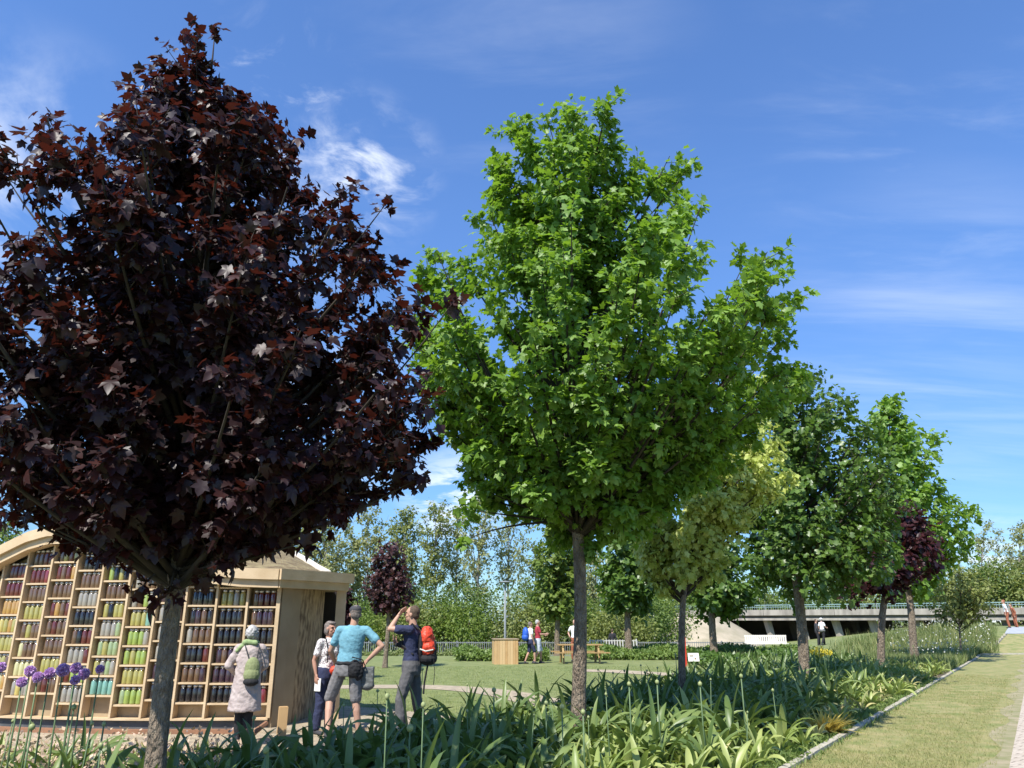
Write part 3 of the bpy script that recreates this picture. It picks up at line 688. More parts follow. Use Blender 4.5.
# porch end: boards from the corner to the right, and the flat soffit
c0 = pl(0); n0 = out_n(0)
cA = c0 + n0 * 0.17; cA2 = c0 + n0 * 0.23
dirE = Vector((CB.x - c0.x, CB.y - c0.y, 0)).normalized(); nE = Vector((dirE.y, -dirE.x, 0))
e0 = cA + Vector((0.03, 0, 0)); e1 = Vector((CB.x, CB.y, 0))
mb = MB(); prism(mb, [e0, e1, e1 - nE * 0.12, e0 - nE * 0.12 + Vector((-.05, 0, 0))], ze - 0.0, ze + .125); mb.build('lower_eave_board', M['pine'], PV)
mb = MB(); u0 = cA2 + Vector((0.05, -.01, 0)); u1 = e1 + nE * 0.06 + dirE * 0.07
prism(mb, [u0, u1, u1 - nE * 0.16, u0 - nE * 0.2], ze + .127, ze + .30); mb.build('upper_eave_board', M['pine'], PV)
back1 = e1 + Vector((-0.55, 1.6, 0))
mb = MB(); prism(mb, [e1 - nE * .01, e1 + dirE * 0.05 - nE * .06, back1 + Vector((.12, 0, 0)), back1], ze, ze + .30); mb.build('rear_eave_board', M['pine'], PV)
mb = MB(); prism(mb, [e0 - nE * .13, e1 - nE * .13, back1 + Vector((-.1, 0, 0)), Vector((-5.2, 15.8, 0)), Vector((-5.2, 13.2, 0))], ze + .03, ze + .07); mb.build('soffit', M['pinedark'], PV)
# roof: rises from the eave to a rim board that sweeps up and back
rim = [(326, 573.5, 13.9), (315, 567.5, 14.4), (304, 560.5, 14.9), (293, 554.5, 15.4), (283, 550.5, 15.9), (272, 547.5, 16.3), (258, 545, 16.8), (240, 543, 17.2), (215, 543.5, 17.6), (180, 546, 18.0), (140, 552, 18.3), (100, 562, 18.4), (50, 580, 18.4), (0, 600, 18.2)]
R = [at(*r) for r in rim]
nu = 60; nv = 14; vs = []; fs = []
def front(u):
    L = 1.45 / (SMAX + 1.45)
    if u < L: t = 1 - u / L; q = (cA + (e1 - dirE * .36 - cA) * t) - nE * 0.05; return Vector((q.x, q.y, ze + .285))
    s = (u - L) / (1 - L) * SMAX; q = pl(s) + out_n(s) * 0.12; return Vector((q.x, q.y, ez(s) + .285))
def back(u):
    x = u * (len(R) - 1); i = min(int(x), len(R) - 2); return R[i].lerp(R[i + 1], x - i)
for i in range(nu + 1):
    u = i / nu; f = front(u); b = back(u ** 0.8)
    for j in range(nv + 1):
        v = j / nv; p = f.lerp(b, v); p.z += 0.28 * math.sin(math.pi * v) * sstep(u * 4) * 0.5 + rnd.uniform(-.012, .012)
        vs.append(P_(p))
for i in range(nu):
    for j in range(nv):
        a = i * (nv + 1) + j; fs.append((a, a + nv + 1, a + nv + 2, a + 1))
M['turf'] = pmat('dry sedum turf', (0.13, 0.09, 0.045), 0.95, var=(0.25, 0.20, 0.10), scale=6, bump=1.0, bscale=30, detail=9)
link('turf_roof', newmesh('turf_roof', vs, fs, True), M['turf'], PV)
mb = MB()
for a, b in zip(R[:-1], R[1:]):
    d = (b - a).normalized(); sd = Vector((d.y, -d.x, 0)).normalized() * 0.09
    vs = [P_(q) for q in (a - sd + Vector((0, 0, -.22)), a + sd + Vector((0, 0, -.22)), a + sd + Vector((0, 0, .05)), a - sd + Vector((0, 0, .05)), b - sd + Vector((0, 0, -.22)), b + sd + Vector((0, 0, -.22)), b + sd + Vector((0, 0, .05)), b - sd + Vector((0, 0, .05)))]
    mb.add(vs, [(0, 1, 5, 4), (1, 2, 6, 5), (2, 3, 7, 6), (3, 0, 4, 7), (0, 3, 2, 1), (4, 5, 6, 7)])
M['rim'] = pmat('white roof edging', (0.66, 0.60, 0.50), 0.6)
mb.build('roof_rim', M['rim'], PV)
# far side wall under the rim so that the building is closed
mb = MB(); rr = [r for r in R[2:]]
vs = []; fs = []
for r_ in rr: vs += [P_((r_.x, r_.y - .1, -0.05)), P_((r_.x, r_.y - .1, r_.z - .2))]
for i in range(len(rr) - 1): fs.append((2 * i, 2 * i + 2, 2 * i + 3, 2 * i + 1))
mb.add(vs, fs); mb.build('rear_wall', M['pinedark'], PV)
# end wall: smooth ply by the corner post, then bark cladding curving back into a dark doorway
M['cladding'] = pmat('bark chip cladding', (0.14, 0.09, 0.048), 0.95, var=(0.46, 0.34, 0.20), scale=11, bump=1.0, bscale=25, stretch=(1, 1, 0.45), detail=8)
def curved_wall(name, pts, z0, z1, mat, th=0.06):
    mb = MB(); k = len(pts); vs = []; fs = []
    for i, p in enumerate(pts):
        p = Vector(p); t = Vector(pts[min(i + 1, k - 1)]) - Vector(pts[max(i - 1, 0)]); n = Vector((-t.y, t.x)).normalized() * th
        for q in (p, p + n):
            vs += [P_((q.x, q.y, z0)), P_((q.x, q.y, z1))]
    for i in range(k - 1):
        a = 4 * i; b = a + 4
        fs += [(a, b, b + 1, a + 1), (a + 2, a + 3, b + 3, b + 2), (a + 1, b + 1, b + 3, a + 3), (a, a + 2, b + 2, b)]
    fs += [(0, 1, 3, 2), (4 * k - 4, 4 * k - 2, 4 * k - 1, 4 * k - 3)]
    mb.add(vs, fs); return mb.build(name, mat, PV)
w0 = (c0.x + 0.05, c0.y + 0.03)
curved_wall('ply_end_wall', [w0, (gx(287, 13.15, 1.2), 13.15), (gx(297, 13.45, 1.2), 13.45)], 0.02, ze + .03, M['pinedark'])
curved_wall('bark_end_wall', [(gx(297, 13.45, 1.2), 13.45), (gx(304, 13.75, 1.2), 13.75), (gx(310, 14.1, 1.2), 14.1), (gx(316, 14.5, 1.2), 14.5), (gx(321, 15.0, 1.2), 15.0)], 0.02, ze + .03, M['cladding'])
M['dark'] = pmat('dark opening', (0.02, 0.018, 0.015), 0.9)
curved_wall('opening_shade', [(gx(316, 15.6, 1.2), 15.6), (gx(337, 15.6, 1.2), 15.6)], 0.02, ze + .03, M['dark'])  # near-black sheet, its colour standing in for the shade inside the opening
mb = MB(); px0 = gx(337, 14.0, 1.2)
mb.box(P_((px0, 14.08, (ze + 0.02) / 2)), (0.17, 0.10, ze - .02), Matrix.Rotation(math.radians(10), 3, 'Z')); mb.build('porch_post', M['pine'], PV)
mb = MB(); prism(mb, [(c0.x + 0.1, c0.y - 0.3), (px0 + 0.9, 13.0), (px0 + .9, 15.4), (-5.0, 15.8), (-5.0, 13.3)], 0.012, 0.05); mb.build('porch_floor', M['gravel'], PV)

# the jars
def jar_proto(col, name):
    m = pmat(name, col, 0.12, coat=0.8, spec=0.6)
    mb = MB(); mb.lathe((0, 0, 0), [(0.040, 0.0), (0.050, 0.008), (0.052, 0.02), (0.052, 0.165), (0.046, 0.19), (0.038, 0.205)], 10)
    me = newmesh('jar', mb.v, mb.f, True); me.materials.append(m); return me
lidm = pmat('jar lid metal', (0.62, 0.60, 0.55), 0.35, metallic=0.7)
mbl = MB(); mbl.lathe((0, 0, 0.205), [(0.043, 0.0), (0.043, 0.026), (0.038, 0.030)], 10)
lid_me = newmesh('lid', mbl.v, mbl.f, True); lid_me.materials.append(lidm)
JC = {'amber': (0.36, 0.21, 0.06), 'olive': (0.30, 0.27, 0.08), 'yellow': (0.44, 0.36, 0.11), 'pale yellow': (0.46, 0.43, 0.22), 'dark red': (0.10, 0.022, 0.018), 'brown': (0.12, 0.07, 0.04),
      'bright green': (0.24, 0.31, 0.07), 'pale green': (0.24, 0.30, 0.15), 'teal': (0.16, 0.32, 0.26), 'blue': (0.04, 0.10, 0.30), 'black': (0.018, 0.016, 0.018), 'dark purple': (0.045, 0.025, 0.035), 'clear': (0.26, 0.24, 0.20), 'crimson': (0.17, 0.025, 0.03)}
JC = {k: tuple(min(.6, c * 1.15) for c in v) for k, v in JC.items()}
JM = {k: jar_proto(v, k + ' dye in a glass jar') for k, v in JC.items()}
def jar_colour(i, j, nrow):
    """columns counted from the corner post: near ones hold dark dyes, then greens, then yellows with reds at the top"""
    t = j / max(nrow, 1)
    if i <= 2: c = [('black', 4), ('dark red', 2.2), ('dark purple', 4), ('brown', 2), ('olive', .7), ('clear', .8), ('crimson', .4)]
    elif i == 3: c = [('blue', 1.4), ('black', 3), ('dark purple', 3), ('clear', 1), ('brown', 1.5)]
    elif i == 4: c = [('olive', 3), ('bright green', 1.4), ('pale green', 2), ('teal', .5), ('clear', 1.5), ('brown', 1.5)]
    elif i == 5: c = [('pale green', 2.4), ('bright green', 1.2), ('olive', 2.5), ('teal', .5), ('clear', 1.4), ('brown', 1.4), ('black', .7)]
    elif i == 6: c = [('dark red', 3 if t > .4 else 1.5), ('bright green', 1.0), ('brown', 2), ('black', 1), ('clear', .8), ('teal', .4)]
    elif i == 7: c = [('dark red', 3), ('olive', 1.5), ('brown', 2.5), ('black', .8), ('amber', .8), ('clear', 1.4 if t < .3 else .2)]
    elif t > 0.80: c = [('dark red', 4), ('brown', 2), ('crimson', .6)]
    elif t > 0.65: c = [('brown', 2.5), ('amber', 2), ('olive', 1), ('dark red', 1)]
    else: c = [('olive', 5), ('yellow', 1.2), ('pale yellow', 1.6), ('amber', .8), ('brown', 1), ('clear', 1)]
    return rnd.choices([a for a, b in c], [b for a, b in c])[0]
ORD = ['first', 'second', 'third', 'fourth', 'fifth', 'sixth', 'seventh', 'eighth', 'ninth', 'tenth', 'eleventh', 'twelfth', 'thirteenth', 'fourteenth', 'fifteenth', 'sixteenth', 'seventeenth', 'eighteenth']
rows = {}
for c in cells: rows[c[0]] = max(rows.get(c[0], 0), c[1])
jars = []
for (i, j, s0, s1, z) in cells:
    base = jar_colour(i, j, rows[i])
    for k in range(4):
        s = s0 + 0.045 + (s1 - s0 - .09) * (k + .5) / 4 + rnd.uniform(-.004, .004)
        col = base if rnd.random() < .72 else jar_colour(i, j, rows[i])
        p = pl(s) - out_n(s) * 0.075
        jars.append((i, j, k, col, p.x, p.y, z + 0.001))
bulk = {}
cnt = 0
for (i, j, k, col, x, y, z) in jars:
    if px_of((x, y, z))[0] < -6: continue
    if cnt < 296:
        o = bpy.data.objects.new('jar', JM[col]); COL.objects.link(o); o.location = (x, y, z); o.scale = (.95, .95, 1.07)
        l = bpy.data.objects.new('lid', lid_me); COL.objects.link(l); l.parent = o
        tag(o, '%s dye jar, %s from right, %s shelf up, %s shelf column from corner post' % (col, ORD[k], ORD[j], ORD[i]), 'jar', 'dye jars on the pavilion shelves')
        cnt += 1
    else: bulk.setdefault(col, []).append((x, y, z))
mats = list(bulk.keys()); mb = MB()
for ci, c in enumerate(mats):
    for p in bulk[c]:
        mb.lathe(p, [(0.038, 0.0), (0.049, 0.008), (0.049, 0.16), (0.043, 0.185), (0.036, 0.2)], 8, mi=ci); mb.lathe((p[0], p[1], p[2] + .2), [(0.04, 0), (0.04, 0.026), (.036, .03)], 8, mi=len(mats))
stuff(mb.build('glass_jars', [JM[c].materials[0] for c in mats] + [lidm]), 'many small jars of yellow and red dye filling the far left shelves', 'jars')

# short posts by the porch
def post(px, Y, w, h, lab, tilt=0.0, mat='larch'):
    mb = MB(); x = gx(px, Y)
    mb.box((0, 0, h / 2 - .05), (w, w * .8, h + .1), Matrix.Rotation(tilt, 3, 'Y') @ Matrix.Rotation(.4, 3, 'Z'))
    mb.box((0, 0, h - .0), (w * .9, w * .7, .012), Matrix.Rotation(.4, 3, 'Z'))
    o = mb.build('wooden_post', M[mat]); o.location = (x, Y, 0); tag(o, lab, 'post'); return o
post(281, 12.3, 0.13, 0.42, 'short squared orange wooden post beside the pavilion corner')
mb = MB(); a = Vector((gx(246, 11.75), 11.75, 0.02)); b = Vector((gx(265, 12.25), 12.25, 0.20)); mb.tube([a, (a + b) / 2 + Vector((0, 0, .02)), b], [.035, .04, .035], 6)
tag(mb.build('timber_edge', M['rust']), 'dark sloping timber edge on the gravel beside the woman in the coat', 'timber')

# ------------------------------------------------------------------ lawn furniture
def planks(mb, c, w, h, n, th, rz=0.0, gap=.006):
    for i in range(n):
        x = (i + .5) / n * w - w / 2
        mb.box(Vector(c) + Vector((x * math.cos(rz), x * math.sin(rz), 0)), (w / n - gap, th, h), Matrix.Rotation(rz, 3, 'Z'))
bY = 33.0; bx0 = gx(505, bY); bs = thing('bin_enclosure', 'square enclosure of upright orange boards on the lawn below the street lamp', 'wooden box', (bx0, bY, 0), 0.12)
for sx, sy, rz in ((0, -.5, 0), (0, .5, 0), (-.49, 0, math.pi / 2), (.49, 0, math.pi / 2)):
    mb = MB(); planks(mb, (sx, sy, .48), .98 if rz == 0 else .92, .96, 9, .025, rz); mb.build('board_panel', M['larch'], bs)
mb = MB(); mb.box((0, 0, .975), (1.06, 1.08, .03)); mb.build('top_frame', M['pinedark'], bs)
# picnic table
pt = thing('picnic_table', 'wooden picnic table with attached benches behind the central trunk', 'picnic table', (gx(580, 33.5), 33.5, 0), 0.05)
M['tablewood'] = pmat('golden table boards', (0.40, 0.27, 0.10), 0.7, var=(0.32, 0.20, 0.08), scale=5)
mb = MB()
for k in range(5): mb.box((0, (k - 2) * .15, .735), (1.9, .14, .04))
mb.build('tabletop', M['tablewood'], pt)
for s in (-1, 1):
    mb = MB()
    for k in range(2): mb.box((0, s * (.72 + k * .14), .44), (2.3, .13, .04))
    mb.build('bench', M['tablewood'], pt)
    mb = MB(); 
    for q in (-1, 1): mb.tube([(s * .75, q * .6, 0), (s * .75, q * .25, .71)], .05, 4)
    mb.box((s * .75, 0, .40), (.05, 1.7, .09)); mb.box((s * .75, 0, .69), (.05, .72, .08)); mb.build('leg_frame', M['tablewood'], pt)
# street lamp
M['steel'] = pmat('galvanised steel', (0.22, 0.24, 0.24), 0.6)
lY = 36.0; lx = gx(505, lY); zt = at(505, 582, lY).z
lp = thing('street_lamp', 'slim grey street lamp with a flat head behind the wooden enclosure', 'street lamp', (lx, lY, 0))
mb = MB(); mb.tube([(0, 0, -.1), (0, 0, zt * .3), (0, 0, zt - .03)], [.07, .055, .04], 8); mb.build('pole', M['steel'], lp, True)
mb = MB(); mb.lathe((0, 0, zt - .04), [(.05, 0), (.3, .015), (.32, .04), (.28, .06), (.05, .09)], 14); mb.build('lamp_head', M['steel'], lp, True)
# red marker beside the variegated maple's trunk
M['red'] = pmat('red painted steel', (0.55, 0.045, 0.02), 0.5)
rp = thing('red_post', 'red upright panel post just right of the variegated maple trunk', 'post', (gx(685.6, 30), 30, 0))
mb = MB(); mb.box((0, 0, .56), (.13, .05, 1.1)); mb.build('panel', M['red'], rp)
mb = MB(); mb.box((0, 0, 1.125), (.14, .06, .03)); mb.box((0, 0, .005), (.2, .14, .012)); mb.build('cap_and_foot', M['steel'], rp)
# small white information board in the bed
M['white'] = pmat('white board', (0.78, 0.75, 0.66), 0.5, var=(0.70, 0.67, 0.58), scale=6)
M['brownmark'] = pmat('brown mark', (0.25, 0.16, 0.08), 0.7)
sb = thing('sign_board', 'small cream sign board standing in the flower bed right of the red post', 'sign', (gx(695, 24.5), 24.5, 0))
z1 = at(695, 653, 24.5).z; z0 = at(695, 661.5, 24.5).z
mb = MB(); mb.box((0, 0, (z0 + z1) / 2), (.34, .02, z1 - z0), Matrix.Rotation(-.25, 3, 'X')); mb.build('board', M['white'], sb)
mb = MB(); mb.box((.05, -.02, (z0 + z1) / 2 - .04), (.05, .006, .05), Matrix.Rotation(-.25, 3, 'X')); mb.box((-.07, -.016, (z0 + z1) / 2 + .05), (.12, .006, .015), Matrix.Rotation(-.25, 3, 'X')); mb.build('printed_mark', M['brownmark'], sb)
mb = MB(); mb.tube([(0, .03, 0), (0, .02, z0 + .05)], .018, 6); mb.build('stake', M['bark'], sb)
# white slatted bench in front of the bridge
wY = 42.0; wz = ground(gx(767, wY), wY); wb = thing('white_bench', 'long white slatted bench in front of the bridge piers', 'bench', (gx(767, wY), wY, wz), 0.0)
z1 = at(767, 635, wY).z - wz; z0 = at(767, 643.3, wY).z - wz
M['whitepaint'] = pmat('white paint', (0.80, 0.76, 0.68), 0.5)
mb = MB()
for k in range(20): mb.box(((k - 9.5) * .112, 0, (z0 + z1) / 2), (.072, .03, z1 - z0))
mb.build('back_slats', M['whitepaint'], wb)
mb = MB(); mb.box((0, .03, z1 - .05), (2.25, .03, .06)); mb.box((0, .03, z0 + .05), (2.25, .03, .06)); mb.build('rail', M['whitepaint'], wb)
mb = MB()
for k in range(3): mb.box((0, -.1 - k * .14, z0 - .02), (2.25, .12, .03))
mb.build('seat', M['whitepaint'], wb)
for s in (-1, 1):
    mb = MB(); mb.box((s * .95, .02, z0 / 2), (.06, .06, z0)); mb.box((s * .95, -.38, z0 / 2 - .02), (.06, .06, z0 - .04)); mb.box((s * .95, -.18, z0 - .06), (.05, .4, .04)); mb.build('leg', M['steel'], wb)

# bank fence of upright bars
M['fence'] = pmat('grey fence bars', (0.20, 0.21, 0.22), 0.6); M['fencew'] = pmat('pale chestnut pales', (0.50, 0.49, 0.45), 0.8)
def bar_fence(name, lab, pxa, pxb, Y, z0, z1, step, m, bw):
    xa, xb = gx(pxa, Y), gx(pxb, Y); f = thing(name, lab, 'fence', ((xa + xb) / 2, Y, 0)); L = xb - xa
    mb = MB(); n = int(L / step)
    for k in range(n + 1): mb.box((-L / 2 + k * step, 0, (z0 + z1) / 2 + rnd.uniform(-.01, .01)), (bw, .02, z1 - z0 - .04))
    mb.build('upright_bars', M[m], f)
    for zz in (z0 + .12, z1 - .08): mb = MB(); mb.box((0, .025, zz), (L, .03, .05)); mb.build('rail', M[m], f)
    n = int(L / 2.5)
    for k in range(n + 1): mb = MB(); mb.box((-L / 2 + k * L / n, .07, (z0 + z1) / 2 - .1), (.07, .06, z1 - z0 + .25)); mb.build('fence_post', M[m], f)
    return f
bar_fence('bar_fence', 'long grey fence of thin upright bars along the bank', 235, 590, 47.0, -.38, .56, .13, 'fence', .028)
bar_fence('bar_fence', 'grey-blue fence of thin bars below the embankment', 638, 765, 47.0, -.38, .56, .13, 'fence', .028)
bar_fence('pale_fence', 'short whitish stretch of pale fence beside the dark figure', 590.5, 637, 46.5, -.30, .68, .16, 'fencew', .07)

# the bridge
BR = thing('road_bridge', 'low concrete road bridge on slanted piers with blue-green railings', 'bridge', (32, 68, 0))
BA = Vector((16.2, 80.0, 0)); BB = Vector((66.0, 46.0, 0)); bd = (BB - BA).normalized(); bn = Vector((bd.y, -bd.x, 0))
if bn.y > 0: bn = -bn
BL = (BB - BA).length; bang = math.atan2(bd.y, bd.x); Mz = Matrix.Rotation(bang, 3, 'Z')
def bp_(t, off, z): q = BA + bd * t + bn * off; return Vector((q.x, q.y, z)) - BR.location
M['bconc'] = pmat('bridge concrete', (0.37, 0.34, 0.29), 0.9, var=(0.22, 0.20, 0.17), scale=1.1, bump=0.4, bscale=6, stretch=(1.5, 1.5, .5), detail=9)
M['bconc2'] = pmat('stained bridge concrete', (0.24, 0.22, 0.19), 0.9, var=(0.15, 0.135, 0.12), scale=0.5, stretch=(1, 1, 3))
def bbox(name, t0, t1, o0, o1, z0, z1, mat, parent=BR):
    mb = MB(); mb.box(bp_((t0 + t1) / 2, (o0 + o1) / 2, (z0 + z1) / 2), (t1 - t0, abs(o1 - o0), z1 - z0), Mz); return mb.build(name, mat, parent)
bbox('deck', -2, BL, 0, -11, 1.95, 2.35, M['bconc2'])
bbox('edge_beam', -2, BL, 0.35, 0.003, 2.25, 2.75, M['bconc'])
bbox('lower_ledge', -2, BL, 0.16, 0.004, 1.80, 2.02, M['bconc'])
bbox('edge_beam', -2, BL, -11.003, -11.3, 2.1, 2.75, M['bconc'])
for k in range(9): bbox('expansion_joint', 3.2 + k * 6.4, 3.26 + k * 6.4, 0.36, 0.34, 2.26, 2.74, M['bconc2'])
for z in (3.15, 2.98):
    bbox('railing', -2, BL, 0.2, 0.14, z, z + (.07 if z > 3 else .045), pmat('blue green rail', (0.22, 0.33, 0.33), 0.5))
mb = MB()
for k in range(int(BL / .22)): mb.box(bp_(k * .22, .17, 2.95), (.02, .02, .42), Mz)
mb.build('railing_bars', pmat('thin rail bars', (0.30, 0.38, 0.38), 0.5), BR)
for k in range(25): mb = MB(); mb.box(bp_(k * 2.45, .17, 2.97), (.07, .07, .45), Mz); mb.build('railing_post', M['steel'], BR)
for k, t in enumerate([9.5, 12.6, 15.7, 18.8, 22.2, 25.6, 29.0, 32.4, 35.8, 39.2, 42.6, 46, 49.4]):
    for o in (-1.0, -9.5):
        mb = MB(); b0 = bp_(t + .5, o, -.6); b1 = bp_(t, o, 1.97); mb.tube([b0, b1], [.36, .42], 6); mb.build('pier', M['bconc'], BR)
mb = MB(); mb.box(bp_(3.0, -5.5, .6), (.8, 11, 2.7), Mz); mb.build('abutment', M['bconc2'], BR)
mb = MB(); mb.box(bp_(10.0, -10.4, .6), (14, .5, 2.7), Mz); mb.build('added_dark_back', M['bconc2'], BR)  # wall added at the rear to darken the view under the deck
# pale embankment at the left end of the bridge
def mound(name, cx, cy, rx, ry, h, mat, rz=0.0, p=1.0):
    vs = []; fs = []; n = 36; m = 12
    for i in range(m + 1):
        q = i / m
        for k in range(n):
            a = 2 * math.pi * k / n; x = math.cos(a) * q * rx; y = math.sin(a) * q * ry
            X = cx + x * math.cos(rz) - y * math.sin(rz); Yy = cy + x * math.sin(rz) + y * math.cos(rz)
            z = h * min(1.0, max(0, (1 - q)) * 1.9) ** p; vs.append((X, Yy, z - .5 + rnd.uniform(-.04, .04)))
    for i in range(m):
        for k in range(n):
            k2 = (k + 1) % n; fs.append((i * n + k, (i + 1) * n + k, (i + 1) * n + k2, i * n + k2))
    return struct(link(name, newmesh(name, vs, fs, True), mat))
M['sand'] = pmat('pale sandy slope', (0.40, 0.34, 0.25), 0.95, var=(0.27, 0.24, 0.16), scale=0.7, bump=0.6, bscale=5)
mound('embankment', 17.0, 77.0, 7.0, 9.0, 2.6, M['sand'], rz=0.4)
ribbon('sandy_shore', [(22, 92), (90, 92)], [(22, 100), (90, 100)], M['sand'], 0.5, n=10)

# signpost on the bank
sg = thing('signpost', 'far white pole with a small white square board, left of the embankment top', 'sign', (gx(655, 62), 62, ground(gx(655, 62), 62)))
zt = at(655, 603, 62).z; mb = MB(); mb.tube([(0, 0, -.3), (0, 0, zt)], .06, 6); mb.build('pole', M['whitepaint'], sg)
zz = at(658, 616, 62).z; mb = MB(); mb.box((.28, -.05, zz), (.32, .04, .36)); mb.build('board', M['whitepaint'], sg)
mb = MB(); mb.box((.2, 0, zz), (.4, .03, .05)); mb.build('bracket', M['steel'], sg)

# ------------------------------------------------------------------ planting
PM = {}
PM['deep'] = leafmat('allium leaf deep green', (0.095, 0.150, 0.040), (0.20, 0.26, 0.08), (0.20, 0.30, 0.045), rough=0.42, tw=0.22, spec=0.45)
PM['light'] = leafmat('allium leaf light green', (0.21, 0.28, 0.07), (0.40, 0.44, 0.15), (0.34, 0.44, 0.07), rough=0.42, tw=0.28, spec=0.45)
PM['cream'] = leafmat('leaf cream and yellow', (0.20, 0.25, 0.09), (0.60, 0.52, 0.22), (0.40, 0.40, 0.12), rough=0.5, tw=0.3, pw=1.0)
PM['stalk'] = pmat('flower stalk green', (0.11, 0.17, 0.07), 0.6)
PM['bud'] = pmat('pale green bud', (0.20, 0.26, 0.09), 0.6, var=(0.32, 0.34, 0.15), scale=30)
PM['allium'] = leafmat('allium petals', (0.58, 0.34, 0.64), (0.74, 0.52, 0.80), (0.62, 0.34, 0.68), rough=0.6, tw=0.35, pw=1.0)
PM['withered'] = leafmat('withered petals', (0.50, 0.38, 0.22), (0.70, 0.50, 0.38), (0.35, 0.26, 0.14), rough=0.8, tw=0.2, pw=1.0)
PM['grass'] = leafmat('meadow grass', (0.13, 0.19, 0.05), (0.26, 0.28, 0.11), (0.2, 0.26, 0.06), rough=0.6, tw=0.35, pw=1.0)
PM['lawnblade'] = leafmat('lawn blades', (0.19, 0.24, 0.07), (0.30, 0.33, 0.12), (0.28, 0.34, 0.08), rough=.7, tw=.3, pw=1.0)
PM['weed'] = leafmat('low weeds', (0.10, 0.17, 0.035), (0.20, 0.25, 0.07), (0.16, 0.25, 0.04), rough=0.6, tw=0.3, pw=1.0)
PM['yellow'] = leafmat('yellow petals', (0.70, 0.58, 0.04), (0.78, 0.68, 0.12), (0.6, 0.5, 0.03), rough=0.6, tw=0.3)
PM['whitef'] = leafmat('white petals', (0.68, 0.68, 0.60), (0.75, 0.75, 0.66), (0.5, 0.5, 0.4), rough=0.7, tw=0.3)
PM['hedge'] = leafmat('hedge leaf', (0.10, 0.17, 0.03), (0.19, 0.26, 0.06), (0.18, 0.28, 0.04), rough=0.5, tw=0.3, pw=1.0)
BLADE = np.array([(-.035, 0, 0), (.035, 0, 0), (.028, .5, 0), (-.028, .5, 0), (0, 1, 0)], float)
BLADE_F = np.array([(0, 1, 2), (0, 2, 3), (3, 2, 4)])
rng = np.random.default_rng(99)

def strap(r, L, w, a0, bend, th, twist=0.0, base=(0, 0, 0), n=7):
    """one arching strap leaf: centre line climbs at a0 from the vertical and bends over; folded along its midrib"""
    vs = []; fs = []; p = Vector(base); a = a0; h = Vector((math.cos(th), math.sin(th), 0)); sd0 = Vector((-math.sin(th), math.cos(th), 0))
    for i in range(n + 1):
        t = i / n; ww = w * (0.55 + 1.6 * t - 0.3 * t * t) * (1 - t ** 3.2) if t < 1 else 0.001
        ww = w * min(1.0, 0.55 + 1.8 * t) * max(0.02, 1 - t ** 4.6)
        d = h * math.sin(a) + Vector((0, 0, math.cos(a))); nn = -h * math.cos(a) + Vector((0, 0, math.sin(a)))
        sd = (sd0 * math.cos(twist * t) + nn * math.sin(twist * t)); nn2 = nn * math.cos(twist * t) - sd0 * math.sin(twist * t)
        vs += [p - sd * ww / 2 + nn2 * ww * .22, p.copy(), p + sd * ww / 2 + nn2 * ww * .22]
        p = p + d * (L / n); a += bend / n * (0.5 + 1.3 * t)
    for i in range(n):
        b = 3 * i; fs += [(b, b + 1, b + 4, b + 3), (b + 1, b + 2, b + 5, b + 4)]
    return vs, fs
def plant_mesh(name, seed, nl, L, w, spread=0.5):
    r = random.Random(seed); mb = MB()
    for k in range(nl):
        th = k * 2.4 + r.uniform(-.4, .4); inner = k / nl
        v, f = strap(r, L * r.uniform(.7, 1.1), w * r.uniform(.75, 1.2), (1 - inner) * spread + r.uniform(-.08, .12), r.uniform(.6, 2.4) * (1.2 - .5 * inner), th, r.uniform(-.9, .9), (math.cos(th) * .02, math.sin(th) * .02, -.02))
        mb.add(v, f)
    return newmesh(name, mb.v, mb.f, True)
def bud_stalk(h, seed):
    r = random.Random(seed); mb = MB(); lx, ly = r.uniform(-.05, .05), r.uniform(-.05, .05)
    mb.tube([(0, 0, 0), (lx * .4, ly * .4, h * .5), (lx, ly, h)], [.007, .006, .0045], 5)
    me = newmesh('flower_stalk', mb.v, mb.f, True); me.materials.append(PM['stalk'])
    mb = MB(); rr = r.uniform(.012, .021); mb.ell((lx, ly, h + rr * .7), (rr, rr, rr * 1.15), nu=9, nv=7); mb.tube([(lx, ly, h + rr * 1.6), (lx, ly, h + rr * 2.3)], [.006, .001], 4)
    mb2 = newmesh('bud', mb.v, mb.f, True); mb2.materials.append(PM['bud']); return me, mb2
protos = {}
for key, nl, L, w in (('deep', 11, .80, .094), ('light', 11, .62, .090), ('cream', 8, .46, .065)):
    protos[key] = []
    for q in range(7):
        me = plant_mesh('strap_leaves', q * 17 + len(key), nl + q % 3, L * (0.85 + .05 * q), w, (0.40 if key == 'deep' else .55) + .05 * q); me.materials.append(PM[key]); protos[key].append(me)
stalks = [bud_stalk(.62 + .07 * q, q) for q in range(6)]
def in_bed(x, y): return y > 5.4 and bx(y) + .15 < x < kx(y) - .28
pts = []
r = random.Random(5); tries = 0
grid = {}
def ok(x, y, d):
    gx_, gy_ = int(x / .3), int(y / .3)
    for a in range(gx_ - 2, gx_ + 3):
        for b in range(gy_ - 2, gy_ + 3):
            for q in grid.get((a, b), ()):
                if (q[0] - x) ** 2 + (q[1] - y) ** 2 < d * d: return False
    return True
while tries < 60000:
    tries += 1; y = 5.4 + (r.random() ** 1.0) * 24.0; x = r.uniform(-6, 17)
    if not in_bed(x, y): continue
    u = (x - bx(y)) / (kx(y) - bx(y))
    d = .31 if y < 14 else .36
    if u > .80: d = .42
    if y > 22 and u < .62 and r.random() < .3: continue
    if ok(x, y, d): grid.setdefault((int(x / .3), int(y / .3)), []).append((x, y)); pts.append((x, y, u))
